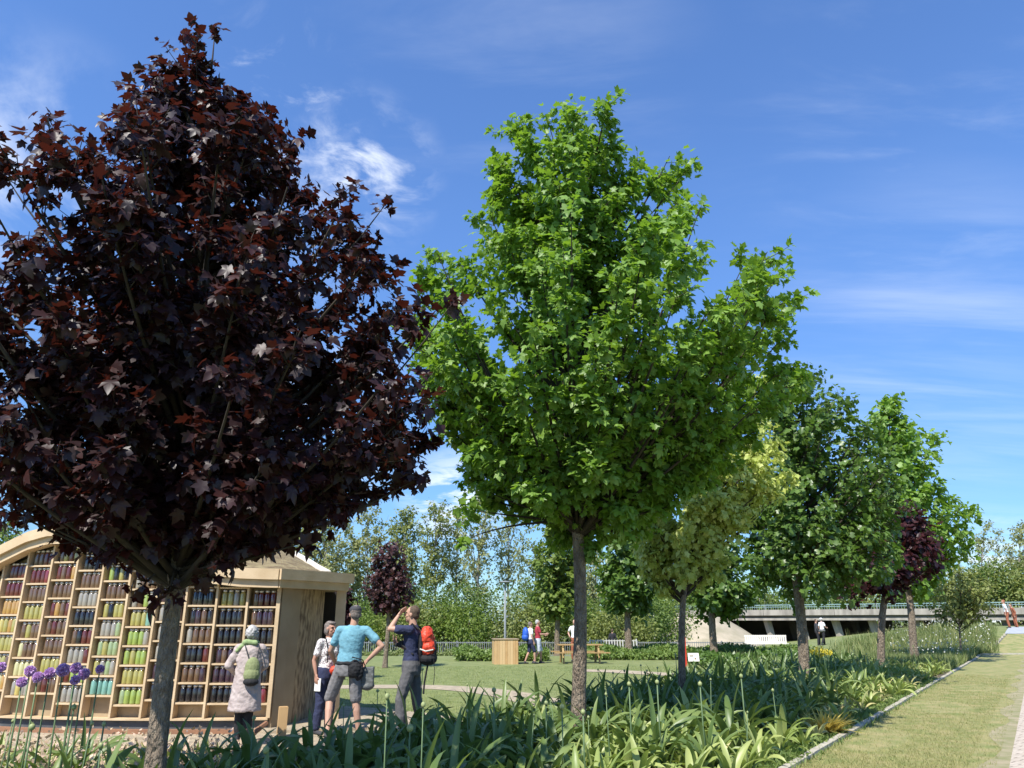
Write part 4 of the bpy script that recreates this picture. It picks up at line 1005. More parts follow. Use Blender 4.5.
# a few more in front of the purple maple and the side bed
for k in range(220):
    y = r.uniform(7.4, 9.0); x = r.uniform(-6.8, bx(y) + .15)
    if ok(x, y, .42): grid.setdefault((int(x / .3), int(y / .3)), []).append((x, y)); pts.append((x, y, 0))
pts.sort(key=lambda p: p[1])
def visible(x, y):
    c = px_of((x, y, .4)); return -25 < c[0] < 1050 and c[1] < 800
ROWS = [('in the nearest row along the bottom edge', 7.0), ('in the bed beside the purple maple trunk', 8.6), ('in the middle of the near bed', 10.6), ('at the foot of the central green maple', 12.6), ('in the bed behind the central green maple', 15.0), ('around the variegated maple trunk', 17.6), ('near the dark maple trunk', 40)]
KW = {'deep': 'deep green broad-strap allium', 'light': 'light green broad-strap allium', 'cream': 'yellowing cream-edged strap-leaved plant'}
KW2 = {'deep': 'deep green allium', 'light': 'light green allium', 'cream': 'yellowing strap-leaved plant'}; PLANTS = []; placed = 0; rest = {'deep': [], 'light': [], 'cream': []}
for (x, y, u) in pts:
    if not visible(x, y): continue
    if u > .86 or (u > .72 and r.random() < .6): key = 'cream' if r.random() < (.22 if y < 14 else .5) else 'light'
    else: key = 'deep' if r.random() < (.88 if u < .5 else .55) else 'light'
    if y > 19 and u > .5: key = r.choice(['cream', 'light', 'light'])
    if y < 9.5 and x > .6 and r.random() < .7: key = 'light'
    sc = r.uniform(.75, 1.15) * (1.0 if u < .8 else .85); rz = r.uniform(0, 6.28); me = r.choice(protos[key])
    if x < bx(y): sc *= .8
    z = ground(x, y)
    if placed < 290:
        t = thing('allium_plant', '', 'plant', (x, y, z), rz)
        o = bpy.data.objects.new('strap_leaves', me); COL.objects.link(o); o.parent = t; o.scale = (sc, sc, sc)
        budded = r.random() < .15
        if budded:
            sm, bm = r.choice(stalks); s_ = bpy.data.objects.new('flower_stalk', sm); COL.objects.link(s_); s_.parent = t; s_.scale = (1, 1, r.uniform(.85, 1.15))
            b_ = bpy.data.objects.new('bud', bm); COL.objects.link(b_); b_.parent = s_
        where = next(w for w, lim in ROWS if y < lim)
        if u > .8: where = 'close to the kerb' + (' in the foreground' if y < 12 else ' beyond the central maple')
        t['label'] = KW[key] + (' with a bud stalk ' if budded else ' without a stalk ') + where; PLANTS.append(t)
        t['group'] = KW[key] + 's' + (' with bud stalks ' if budded else ' ') + where
        t['row'] = [w for w, lim in ROWS].index(next(w for w, lim in ROWS if y < lim)); t['px'] = px_of((x, y, .3))[0]; t['kb'] = KW2[key] + (' with bud stalk' if budded else ''); placed += 1
    else: rest[key].append((x, y, z, sc, rz, me))
LMK = [(60, 'under the purple alliums'), (146, 'by the purple maple trunk'), (240, 'below the woman in the coat'), (290, 'below the short post'), (344, 'below the man in the cap'), (409, 'below the man with the backpack'), (460, 'left of the wooden enclosure'), (508, 'below the wooden enclosure'), (545, 'left of the central trunk'), (581, 'at the central trunk'), (625, 'right of the central trunk'), (681, 'at the variegated maple trunk'), (740, 'between variegated and dark maples'), (806, 'at the dark maple trunk'), (870, 'near the golden tuft'), (960, 'by the far kerb')]
RW = ['bottom row', 'second row', 'third row', 'fourth row', 'fifth row', 'sixth row', 'last row']
gl = {}
for t in PLANTS:
    l = t['kb'] + ', ' + RW[t['row']] + ', ' + min(LMK, key=lambda q: abs(q[0] - t['px']))[1]; gl.setdefault(l, []).append(t)
for l, ts in gl.items():
    ts.sort(key=lambda t: t['px'])
    for q, t in enumerate(ts):
        t['label'] = l if len(ts) == 1 else ORD[q] + '-from-left ' + l
for t in PLANTS:
    for q in ('row', 'px', 'kb'): del t[q]
for key, lst in rest.items():
    if not lst: continue
    V = []; F = []; off = 0
    for (x, y, z, sc, rz, me) in lst:
        v = np.empty(len(me.vertices) * 3); me.vertices.foreach_get('co', v); v = v.reshape(-1, 3) * sc
        c, s = math.cos(rz), math.sin(rz); v2 = np.stack([v[:, 0] * c - v[:, 1] * s + x, v[:, 0] * s + v[:, 1] * c + y, v[:, 2] + z], 1)
        f = np.empty(len(me.polygons) * 4, np.int32); me.polygons.foreach_get('vertices', f) if False else me.loops.foreach_get('vertex_index', f)
        V.append(v2); F.append(f.reshape(-1, 4) + off); off += len(v2)
        if r.random() < .3:
            pass
    V = np.concatenate(V); F = np.concatenate(F)
    me = bpy.data.meshes.new('bed_foliage'); me.vertices.add(len(V)); me.vertices.foreach_set('co', V.astype(np.float32).ravel())
    me.loops.add(F.size); me.loops.foreach_set('vertex_index', F.ravel().astype(np.int32)); me.polygons.add(len(F)); me.polygons.foreach_set('loop_start', np.arange(0, F.size, 4, dtype=np.int32)); me.polygons.foreach_set('loop_total', np.full(len(F), 4, np.int32))
    me.update(calc_edges=True)
    stuff(link('bed_foliage', me, PM[key]), '%s leaves filling the far part of the flower bed' % {'deep': 'deep green', 'light': 'light green', 'cream': 'cream and yellow'}[key], 'foliage')
# far bud stalks
mb = MB(); nst = 0
for (x, y, z, sc, rz, me) in rest['deep'] + rest['light']:
    if r.random() < .12:
        h = r.uniform(.55, .95); dx, dy = r.uniform(-.05, .05), r.uniform(-.05, .05)
        mb.tube([(x, y, z), (x + dx, y + dy, z + h)], [.008, .006], 4, mi=0); mb.ell((x + dx, y + dy, z + h + .02), (.022, .022, .026), nu=7, nv=5, mi=1)
stuff(mb.build('bud_stalks', [PM['stalk'], PM['bud']]), 'thin bud stalks rising from the far part of the bed', 'flower stalks')

# purple alliums at the left
def ball(n, R, seed, ls=.022):
    g = np.random.default_rng(seed); v = unit(g.normal(0, 1, (n, 3))); P = v * R * g.uniform(.55, .9, (n, 1))
    return leaves_mesh('flower_head', P, unit(v + g.normal(0, .35, (n, 3))), unit(g.normal(0, 1, (n, 3))), np.full(n, ls), STAR, STAR_F, curl=.1)
heads = [ball(420, .043, q, .019) for q in range(3)]
for h in heads: h.materials.append(PM['allium'])
for i, (px, py, Y, lab) in enumerate([(1, 667, 7.6, 'at the left edge of the picture'), (30, 671, 7.7, 'second from the left, upper of the left cluster'), (22, 682, 7.3, 'lowest and leftmost of the left cluster'), (38, 677, 7.5, 'just right of the left cluster'), (50, 673, 7.6, 'standing alone left of the largest one'),
                                 (63, 670, 7.4, 'largest one, middle of the row'), (76, 668, 7.7, 'upper left of the right-hand trio'), (84, 674, 7.5, 'right one of the right-hand trio'), (75, 680, 7.3, 'lowest of the right-hand trio'), (100, 669, 7.8, 'rightmost small one by itself')]):
    p = at(px, py, Y); t = thing('purple_allium', 'purple globe allium on a tall stem, ' + lab, 'flower', (p.x, Y, 0), r.uniform(0, 6), 'purple alliums at the left')
    mb = MB(); dx = r.uniform(-.04, .04); mb.tube([(dx, .02, 0), (dx * .3, 0, p.z * .5), (0, 0, p.z - .03)], [.010, .008, .006], 6); mb.build('stem', PM['stalk'], t, True)
    o = bpy.data.objects.new('flower_head', heads[i % 3]); COL.objects.link(o); o.parent = t; o.location = (0, 0, p.z); s = [.9, 1.0, .9, .95, 1.0, 1.15, 1.0, 1.0, .85, .8][i]; o.scale = (s, s, s)
# tall green alliums still in bud (pale globes) that stand out in the photograph
for i, (px, py, Y, rr, lab) in enumerate([(410, 728, 7.2, .03, 'bottom centre, between the men and the maple'), (562, 707, 8.4, .026, 'left of the central trunk'), (583, 712, 8.0, .024, 'against the central maple trunk'), (546, 703, 9, .024, 'second left of the central trunk'), (494, 690, 8.6, .024, 'tallest between the men and the central trunk'),
        (629, 684, 9.2, .024, 'right of the central trunk, near'), (657, 682, 9.4, .024, 'left of the variegated maple trunk'), (700, 684, 9.4, .026, 'right of the variegated maple trunk'), (741, 676, 10.2, .024, 'in the middle of the right-hand bed'), (180, 747, 6.9, .026, 'beside the purple maple trunk'), (266, 750, 6.8, .028, 'below the woman in the coat'), (32, 727, 7.0, .026, 'left bed in front of the jar wall'), (74, 707, 7.3, .022, 'below the purple alliums'), (254, 718, 8.2, .02, 'in front of the short wooden post'), (104, 724, 7.0, .018, 'left of the purple maple trunk')]):
    p = at(px, py, Y); t = thing('budding_allium', 'pale green budding globe on a tall stem, ' + lab, 'flower', (p.x, Y, 0), 0, 'alliums in bud')
    mb = MB(); mb.tube([(.03, .02, 0), (0, 0, p.z * .5), (0, 0, p.z - rr * .5)], [.011, .009, .007], 6); mb.build('stem', PM['stalk'], t, True)
    mb = MB(); mb.ell((0, 0, p.z), (rr, rr, rr * 1.12), nu=12, nv=9); mb.tube([(0, 0, p.z + rr), (0.004, 0, p.z + rr * 1.6)], [.007, .001], 5); mb.build('bud', PM['bud'], t, True)
# yellow flowers
yf = thing('yellow_flowers', 'clump of drooping yellow flowers on tall stems right of the dark maple trunk', 'flowers', (gx(821, 19.0), 19.0, 0))
for q, (px, py) in enumerate([(814, 651), (819, 648), (824, 650), (829, 652), (821, 654)]):
    p = at(px, py, 19.0 + r.uniform(-.2, .2)) - yf.location
    mb = MB(); mb.tube([(p.x * .6, p.y, 0), (p.x, p.y, p.z)], [.012, .008], 5); mb.build('stem', PM['stalk'], yf)
    g = np.random.default_rng(q); n = 60; v = unit(g.normal(0, 1, (n, 3)) * np.array([1, 1, .5])); P = np.array(p) + v * .055
    link('flower_head', leaves_mesh('flower_head', P, unit(v + np.array([0, 0, -.9])), unit(g.normal(0, 1, (n, 3))), np.full(n, .05), RHOMB, RHOMB_F), PM['yellow'], yf)
# golden tuft by the kerb
x, Y = gx(874, 12.6), 12.6; x = min(x, kx(Y) - .35)
gt = thing('golden_tuft', 'tuft of golden yellow grass close to the kerb', 'plant', (x, Y, 0))
g = np.random.default_rng(3); n = 420; a = g.uniform(0, 6.28, n); rr = g.uniform(0, .16, n)
link('blades', leaves_mesh('blades', np.stack([np.cos(a) * rr, np.sin(a) * rr, np.zeros(n)], 1), unit(np.stack([np.cos(a) * g.uniform(.2, 1.1, n), np.sin(a) * g.uniform(.2, 1.1, n), np.ones(n)], 1)), unit(np.stack([-np.cos(a), -np.sin(a), np.full(n, .6)], 1)), g.uniform(.22, .42, n), BLADE * np.array([1.4, 1, 1]), BLADE_F, .5), leafmat('golden blades', (.66, .50, .09), (.74, .60, .2), (.6, .48, .1), rough=.6), gt)

# ground cover
def scatter(name, lab, cat, xy, hmin, hmax, mat, tmpl=BLADE, faces=BLADE_F, lean=.35, curl=.35, zoff=0.0, wide=1.0, cast=None):
    n = len(xy); P = np.array([(x, y, ground(x, y) + zoff) for x, y in xy]); a = rng.uniform(0, 6.283, n)
    D = unit(np.stack([np.cos(a) * lean * rng.uniform(.2, 1.6, n), np.sin(a) * lean * rng.uniform(.2, 1.6, n), np.ones(n)], 1)); NN = unit(np.stack([-np.cos(a), -np.sin(a), np.full(n, .5)], 1))
    return stuff(link(name, leaves_mesh(name, P, D, NN, rng.uniform(hmin, hmax, n), tmpl * np.array([wide, 1, 1]), faces, curl), mat), lab, cat)
def rej(n, x0, x1, y0, y1, f, pw=1.0):
    o = []
    while len(o) < n:
        y = y0 + (y1 - y0) * rng.random() ** pw; x = rng.uniform(x0, x1)
        if f(x, y): o.append((x, y))
    return o
def on_path(x, y): return kx(y) + .06 < x < kx(y) + 2.45 and (x < kx(y) + 2.1 or rng.random() < .35)
patch = np.random.default_rng(4).uniform(0, 6.28, (6,))
def dry(x, y): return math.sin(x * 1.7 + patch[0]) + math.sin(y * 1.1 + patch[1] + x * .6) + math.sin(x * 3.1 - y * 2.3 + patch[2]) * .7
def cells_map(k):
    return [(x, y) for (x, y) in rej(k, 2, 18, 9.0, 26, on_path, 1.9)]
pg = cells_map(60000)
scatter('path_grass', 'short yellow-green grass growing over the path', 'grass', [p for p in pg if dry(*p) < .9 or rng.random() < .35], .015, .05, leafmat('path blades', (.21, .235, .07), (.42, .37, .16), (.25, .28, .07), rough=.7, tw=.3, pw=1.0), wide=1.6, lean=.8, zoff=.008)
edge = rej(9000, 1.5, 18, 8.5, 24, lambda x, y: kx(y) - .75 < x < kx(y) + .22 and (x < kx(y) - .07 or (x > kx(y) + .06 and rng.random() < .3)) and rng.random() < math.exp(-abs(x - kx(y) + .1) * 3), 1.6)
scatter('kerb_weeds', 'tufts of green grass and weeds along the kerb', 'grass', edge, .04, .14, PM['weed'], wide=1.8, lean=.6)
lw = rej(26000, -4, 13, 5.6, 24, lambda x, y: bx(y) < x < kx(y) - .02, 1.7)
scatter('bed_weeds', 'small weeds covering the soil between the alliums', 'weeds', lw, .05, .16, PM['weed'], tmpl=RHOMB, faces=RHOMB_F, lean=1.1)
wt = rej(7000, -9.5, -3.2, 6.4, 10.6, lambda x, y: x < bx(y) + 1.2)
scatter('withered_flowers', 'withered cream and pink petals and stems in the left bed', 'flowers', wt, .06, .34, PM['withered'], lean=.5, wide=1.6, curl=.6)
wt2 = rej(4600, -9.5, -3.2, 6.2, 10.4, lambda x, y: x < bx(y) + 1.2)
P3 = np.array([(x, y, rng.uniform(.12, .40)) for x, y in wt2[:4500]])
stuff(link('withered_petals', leaves_mesh('withered_petals', P3, unit(rng.normal(0, 1, (4500, 3))), unit(rng.normal(0, 1, (4500, 3))), rng.uniform(.03, .07, 4500), RHOMB, RHOMB_F), PM['withered']), 'pale dead tulip petals above the left bed', 'petals')
scatter('left_grass', 'green grassy leaves among the withered flowers', 'leaves', wt2[:2600], .12, .42, PM['light'], lean=.4, wide=1.7, curl=.5)
# gravel-edge fringe and lawn tufts near the people
fr = rej(9000, -3.5, 3, 9, 17, lambda x, y: bx(y) - .5 < x < bx(y) + .1)
scatter('bed_edge_grass', 'ragged grass along the back edge of the bed', 'grass', fr, .05, .2, PM['weed'], lean=.6, wide=1.5)
WK = [np.array([v.co[:2] for v in o.data.vertices]) for o in bpy.data.objects if o.name.startswith('lawn_path')]
WK = np.concatenate(WK)[::2]
def clear_of_walk(x, y): return ((WK[:, 0] - x) ** 2 + (WK[:, 1] - y) ** 2).min() > .09 and not (y < 16.5 and x < -1 - (y - 14) * 1.2)
lt = rej(52000, -6, 7, 15.5, 31, lambda x, y: x < bx(y) - .1 and clear_of_walk(x, y), 1.2)
scatter('lawn_tufts', 'short uneven lawn grass beyond the bed', 'grass', lt, .02, .06, PM['lawnblade'], lean=.8, wide=2.2)
# meadow at the right
def mead(x, y):
    if y > 34 and x / y < .40 + .12 * rng.random(): return False
    if y < 31 and rng.random() < (31 - y) / 6: return False
    return (y > 26 and x > 9 and x < (kx(y) - .1 if y < 40 else gx(1001, y) - .4 * rng.random()))
mg = rej(34000, 9, 34, 26, 50, mead)
scatter('meadow_grass', 'tall rough meadow grass between the trees and the bridge', 'grass', mg, .2, .55, PM['grass'], lean=.3, wide=.9)
mf = rej(380, 12, 34, 32, 50, lambda x, y: mead(x, y) and x / y > .48)
P3 = np.array([(x, y, ground(x, y) + rng.uniform(.35, .8)) for x, y in mf])
stuff(link('meadow_flowers', leaves_mesh('meadow_flowers', P3, unit(rng.normal(0, 1, (380, 3))), unit(rng.normal(0, .5, (380, 3)) + np.array([0, 0, 1])), rng.uniform(.05, .08, 380), STAR, STAR_F), PM['whitef']), 'loose white umbels over the meadow grass', 'flowers')
ms = rej(700, 12, 34, 34, 50, mead)
scatter('meadow_stems', 'pale seed stems standing above the meadow', 'grass', ms, .5, 1.0, PM['cream'], lean=.15, wide=.35)
# leafy hedge-like planting across the lawn
def hedge(name, lab, pa, pb, Y0, Y1, h, n, mat, ls=.13):
    xa, xb = gx(pa, (Y0 + Y1) / 2), gx(pb, (Y0 + Y1) / 2); root = thing(name, lab, 'hedge', ((xa + xb) / 2, (Y0 + Y1) / 2, 0))
    x = rng.uniform(xa, xb, n); y = rng.uniform(Y0, Y1, n)
    hh = h * (.72 + .18 * np.sin(x * 1.9) + .14 * np.sin(x * 4.7 + y * 2)) * (1 - np.abs((y - (Y0 + Y1) / 2) / ((Y1 - Y0) / 2)) ** 4 * .5)
    z = hh * rng.uniform(0, 1, n) ** .45
    P = np.stack([x - (xa + xb) / 2, y - (Y0 + Y1) / 2, z + np.array([ground(a, b) for a, b in zip(x, y)])], 1)
    link('foliage', leaves_mesh('foliage', P, unit(rng.normal(0, 1, (n, 3)) + np.array([0, -.3, .2])), unit(rng.normal(0, .6, (n, 3)) + np.array([0, -.3, 1])), ls * rng.uniform(.6, 1.3, n), RHOMB, RHOMB_F), mat, root)
    mb = MB()
    for k in range(int((xb - xa) / .5)): mb.tube([(xa - (xa + xb) / 2 + k * .5, rnd.uniform(-.3, .3), 0), (xa - (xa + xb) / 2 + k * .5 + rnd.uniform(-.1, .1), 0, h * .6)], [.02, .01], 4)
    mb.build('stems', M['bark'], root)
hedge('low_hedge', 'low leafy green hedge across the lawn beside the wooden enclosure', 455, 548, 35.0, 38.0, .62, 8000, PM['hedge'])
hedge('low_hedge', 'low leafy bright green hedge behind the picnic table and signs', 585, 800, 36.0, 41.0, .62, 26000, PM['hedge'])
hedge('flower_border', 'grey-green border with pale flowers at the foot of the grey fence', 300, 470, 42.0, 44.0, .40, 5000, PM['grass'])
hedge('low_hedge', 'dark leafy planting between the hedge and the flower bed, below the white bench', 700, 840, 28.5, 34.0, .50, 12000, LM['dark'], .17)

# ------------------------------------------------------------------ people
from mathutils import noise as mnoise
def skin_mats(tone=(0.46, 0.27, 0.19)):
    return [pmat('skin', tone, 0.5, spec=0.35), pmat('eyes', (0.03, 0.02, 0.02), 0.3), pmat('lips', (0.32, 0.12, 0.10), 0.5)]
SK = skin_mats()
def V3(*a): return Vector(a)
def hand(mb, w, d, palm, thumb, curl=0.5, s=1.0):
    """palm, four fingers of unequal length and a thumb; d = finger direction, palm = way the palm faces, thumb = side of the thumb"""
    d = Vector(d).normalized(); palm = Vector(palm); palm = (palm - d * palm.dot(d)).normalized(); th = d.cross(palm); 
    if th.dot(Vector(thumb)) < 0: th = -th
    w = Vector(w)
    for k in (-1, 0, 1): mb.cap(w + th * .018 * k * s, .017 * s, w + d * .085 * s + th * .025 * k * s, .014 * s, 8)
    for k, L in enumerate((.072, .080, .074, .056)):
        o = th * (.031 - .0205 * k) * s; a = w + d * .088 * s + o; ang = curl * (.55 + .1 * k)
        d1 = d * math.cos(ang) + palm * math.sin(ang); b = a + d1 * L * .55 * s; d2 = d * math.cos(ang * 2.1) + palm * math.sin(ang * 2.1)
        mb.cap(a, .0098 * s, b, .0088 * s, 7); mb.cap(b, .0088 * s, b + d2 * L * .5 * s, .0072 * s, 7)
    a = w + d * .028 * s + th * .026 * s; b = a + (th * .8 + d * .7 + palm * .25).normalized() * .042 * s
    mb.cap(a, .013 * s, b, .011 * s, 7); mb.cap(b, .011 * s, b + (d * .9 + th * .3 + palm * .4).normalized() * .03 * s, .0085 * s, 7)

def person(label, loc, rz, H, pose, top, bottom, hair, shoes, lod=1, tone=None, sleeve='short', legs='long', cap=None, extra=None, female=False, coat=False, hairstyle='short'):
    k = H / 1.75; root = thing('person', label, 'person', loc, rz)
    vox = {1: .0065, 2: .016}[lod]
    P = dict(hl=(-.095, 0, .92), hr=(.095, 0, .92), kl=(-.11, .03, .50), kr=(.11, .03, .50), al=(-.12, -.02, .085), ar=(.12, -.02, .085),
             sl=(-.185, 0, 1.415), sr=(.185, 0, 1.415), el=(-.25, -.03, 1.14), er=(.25, -.03, 1.14), wl=(-.24, .08, .90), wr=(.24, .08, .90),
             dl=(0, .1, -1), dr=(0, .1, -1), pl=(1, 0, 0), pr=(-1, 0, 0), yaw=0.0, nod=0.0, lean=(0, 0), curl=.5, tl=(0, 1, 0), tr=(0, 1, 0), tol=(0, 1), tor=(0, 1))
    P.update(pose); ws = .88 if female else 1.0
    lx, ly = P['lean']
    def T(v):
        v = Vector(v); q = max(0, v.z - .92); return Vector((v.x + lx * q, v.y + ly * q, v.z))
    J = {a: T(P[a]) for a in ('hl', 'hr', 'kl', 'kr', 'al', 'ar', 'sl', 'sr', 'el', 'er', 'wl', 'wr')}
    if female:
        for a in ('sl', 'sr'): J[a] = T((P[a][0] * .9, P[a][1], P[a][2]))
    def fin(mb, name, mats, vx, sm=4, wr=0.0, parent=root):
        o = mb.build(name, mats, parent); 
        o.data.vertices.foreach_set('co', (np.array([tuple(v) for v in mb.v]) * k).astype(np.float32).ravel()); o.data.update()
        bake(o, [('REMESH', dict(mode='VOXEL', voxel_size=vx)), ('SMOOTH', dict(factor=.5, iterations=sm))])
        if not o.data.materials:
            for m in (mats if isinstance(mats, (list, tuple)) else [mats]): o.data.materials.append(m)
        if wr:
            n = len(o.data.vertices); co = np.empty(n * 3); o.data.vertices.foreach_get('co', co); co = co.reshape(-1, 3); no = np.empty(n * 3); o.data.vertices.foreach_get('normal', no); no = no.reshape(-1, 3)
            d = np.array([mnoise.noise(Vector((c[0] * 9 + rz, c[1] * 9, c[2] * 14 + c[0] * 8))) + .5 * mnoise.noise(Vector((c[0] * 22, c[1] * 22, c[2] * 30))) for c in co])
            co += no * (d * wr)[:, None]; o.data.vertices.foreach_set('co', co.astype(np.float32).ravel()); o.data.update()
        return o
    # ---- body
    mb = MB(); hz = 1.635
    Rm = Matrix.Rotation(P['yaw'], 3, 'Z') @ Matrix.Rotation(P['nod'], 3, 'X'); hc = T((0, .012, hz))
    def Hd(x, y, z): return hc + Rm @ Vector((x, y, z))
    mb.ell(hc + Rm @ V3(0, -.008, .015), (.074, .094, .098), Rm, 16, 12); mb.ell(Hd(0, .022, -.055), (.056, .066, .066), Rm, 14, 10); mb.ell(Hd(0, .06, -.095), (.026, .024, .022), Rm)
    mb.cap(Hd(0, .090, .012), .009, Hd(0, .108, -.028), .013, 8); mb.ell(Hd(0, .082, -.055), (.026, .014, .012), Rm)
    for s in (-1, 1): mb.ell(Hd(s * .077, -.004, -.012), (.010, .020, .031), Rm); mb.ell(Hd(s * .036, .055, -.03), (.024, .024, .022), Rm); mb.cap(Hd(s * .012, .086, .026), .008, Hd(s * .05, .072, .028), .008, 6)
    mb.cap(T((0, -.02, 1.40)), .062 * ws, Hd(0, -.015, -.06), .055 * ws, 12)
    tw = ws
    def rings(m, prof, g=0.0, n=20):
        """a smooth trunk through elliptical rings (z, half width, half depth)"""
        vs = []; fs = []
        for z, a_, b_ in prof:
            for q in range(n):
                th = 2 * math.pi * q / n; vs.append(T(((a_ + g) * math.cos(th), (b_ + g) * math.sin(th), z)))
        for i in range(len(prof) - 1):
            for q in range(n): q2 = (q + 1) % n; fs.append((i * n + q, i * n + q2, (i + 1) * n + q2, (i + 1) * n + q))
        fs.append(tuple(range(n - 1, -1, -1))); fs.append(tuple((len(prof) - 1) * n + q for q in range(n))); m.add(vs, fs)
    def torso(m, g=0.0, low=.82):
        pr = [(z, a_ * tw, b_) for z, a_, b_ in ((low, .150, .108), (.90, .166, .118), (.98, .158, .112), (1.08, .146, .104), (1.18, .155, .108), (1.28, .170, .113), (1.36, .172, .108), (1.42, .150, .090), (1.465, .095, .07), (1.49, .05, .05))]
        rings(m, pr, g)
        m.cap(J['sl'], .054 + g * .7, J['sr'], .054 + g * .7, 12)
        if female: m.ell(T((-.07, .075, 1.27)), (.06 + g, .045 + g, .06 + g)); m.ell(T((.07, .075, 1.27)), (.06 + g, .045 + g, .06 + g))
    torso(mb)
    for s, S_, E, W_, D_, Pm, Th in (('l', J['sl'], J['el'], J['wl'], P['dl'], P['pl'], P['tl']), ('r', J['sr'], J['er'], J['wr'], P['dr'], P['pr'], P['tr'])):
        mb.cap(S_, .052 * ws, (S_ + E) / 2, .047 * ws); mb.cap((S_ + E) / 2, .047 * ws, E, .038 * ws); mb.cap(E, .039 * ws, E.lerp(W_, .35), .039 * ws); mb.cap(E.lerp(W_, .35), .039 * ws, W_, .024 * ws)
        hand(mb, W_, D_, Pm, Th, P['curl'], 1.0)
    for s in ('l', 'r'):
        h, n, a = J['h' + s], J['k' + s], J['a' + s]; t = Vector((P['to' + s][0], P['to' + s][1], 0)).normalized()
        mb.cap(h, .085, (h + n) / 2, .072); mb.cap((h + n) / 2, .072, n, .054); mb.cap(n, .054, n.lerp(a, .35) + V3(0, -.012, 0), .054); mb.cap(n.lerp(a, .35) + V3(0, -.012, 0), .054, a, .034)
        mb.cap(V3(a.x, a.y, .045) - t * .04, .036, V3(a.x, a.y, .028) + t * .13, .026)
    sk = SK if tone is None else skin_mats(tone)
    body = fin(mb, 'body', sk, vox, 3)
    # eyes and lips are coloured patches of the one skin surface
    if lod == 1:
        ey = [Hd(s * .033, .080, .010) * k for s in (-1, 1)]; lp = [Hd(x, .094, -.056) * k for x in (-.016, 0, .016)]
        n = len(body.data.polygons); ce = np.empty(n * 3); body.data.polygons.foreach_get('center', ce); ce = ce.reshape(-1, 3); mi = np.zeros(n, np.int32)
        for q in ey: mi[((ce - np.array(q)) / np.array([.016, .018, .0085]) ** 1 if False else np.abs(ce - np.array(q)) / np.array([.014, .02, .008])).max(1) < 1] = 1
        for q in lp: mi[(np.abs(ce - np.array(q)) / np.array([.010, .02, .006])).max(1) < 1] = 2
        body.data.polygons.foreach_set('material_index', mi)
    # ---- clothes
    mb = MB(); g = .012 if not coat else .028
    torso(mb, g, .87)
    if not coat: rings(mb, [(.865, .178 * ws, .132), (.93, .180 * ws, .134), (1.02, .170 * ws, .124), (1.10, .160 * ws, .116)], .004)
    for S_, E, W_ in ((J['sl'], J['el'], J['wl']), (J['sr'], J['er'], J['wr'])):
        if sleeve == 'short': mb.cap(S_, .056 * ws + g * .6, S_.lerp(E, .60), .058 * ws + g * .6)
        else: mb.cap(S_, .064 * ws + g * .6, E, .052 * ws + g * .8); mb.cap(E, .052 * ws + g * .8, E.lerp(W_, .93), .036 + g * .7)
    if coat:
        rings(mb, [(.50, .245, .20), (.53, .250, .205), (.65, .238, .192), (.80, .222, .172), (.95, .205, .155), (1.10, .188, .142), (1.25, .19, .14), (1.38, .17, .12)], 0, 26)
    fin(mb, 'coat' if coat else 'shirt', top, max(vox, .009), 9, .008 if not coat else .012)
    mb = MB(); e = {'long': 1.0, 'shorts': .88, 'leggings': 1.0}[legs]; gg = .011 if legs == 'leggings' else .018
    rings(mb, [(.80, .160, .122), (.86, .192, .140), (.94, .190, .140), (1.00, .178, .130), (1.03, .165, .12)], 0 if legs != 'leggings' else -.01)
    for s in ('l', 'r'):
        h, n, a = J['h' + s], J['k' + s], J['a' + s]
        mb.cap(h, .088 + gg * .6, (h + n) / 2, .076 + gg)
        if legs == 'shorts': mb.cap((h + n) / 2, .078 + gg, h.lerp(n, .97), .066 + gg)
        else: mb.cap((h + n) / 2, .076 + gg, n, .058 + gg); mb.cap(n, .060 + gg, n.lerp(a, .4), .060 + gg); mb.cap(n.lerp(a, .4), .060 + gg, n.lerp(a, .9), (.052 if legs == 'long' else .038) + gg)
    fin(mb, 'shorts' if legs == 'shorts' else 'trousers', bottom, max(vox, .009), 5, .007)
    for s in ('l', 'r'):
        a = J['a' + s]; t = Vector((P['to' + s][0], P['to' + s][1], 0)).normalized(); mb = MB()
        mb.cap(V3(a.x, a.y, .045) - t * .045, .044, V3(a.x, a.y, .032) + t * .145, .034); mb.cap(V3(a.x, a.y, .02) - t * .05, .02, V3(a.x, a.y, .02) + t * .15, .02); mb.cap(V3(a.x, a.y, .05), .044, V3(a.x, a.y, .085), .043)
        fin(mb, 'shoe', shoes, max(vox, .009), 2)
    # ---- hair
    mb = MB()
    mb.ell(Hd(0, -.030, .036), (.083, .088, .090), Rm, 16, 12); mb.ell(Hd(0, -.055, -.01), (.074, .058, .07), Rm)
    if hairstyle == 'bob': mb.ell(Hd(0, -.045, -.04), (.088, .062, .07), Rm); mb.ell(Hd(-.07, -.02, -.03), (.022, .05, .06), Rm); mb.ell(Hd(.07, -.02, -.03), (.022, .05, .06), Rm); mb.ell(Hd(0, .03, .085), (.07, .06, .03), Rm)
    if hairstyle == 'curly':
        rr = random.Random(3)
        for q in range(60):
            v = Vector((rr.gauss(0, 1), rr.gauss(-.5, 1), rr.gauss(.2, .8))).normalized(); mb.ell(Hd(v.x * .085, v.y * .095 - .025, v.z * .098 + .01), (.022, .022, .022), None, 7, 5)
    fin(mb, 'hair', hair, max(vox, .008), 2, .006 if lod == 1 else 0)
    if cap:
        mb = MB(); mb.ell(Hd(0, -.012, .055), (.090, .108, .070), Rm, 18, 12); mb.ell(Hd(0, .12, .035), (.066, .06, .010), Rm, 14, 6)
        fin(mb, 'cap', cap, max(vox, .007), 2)
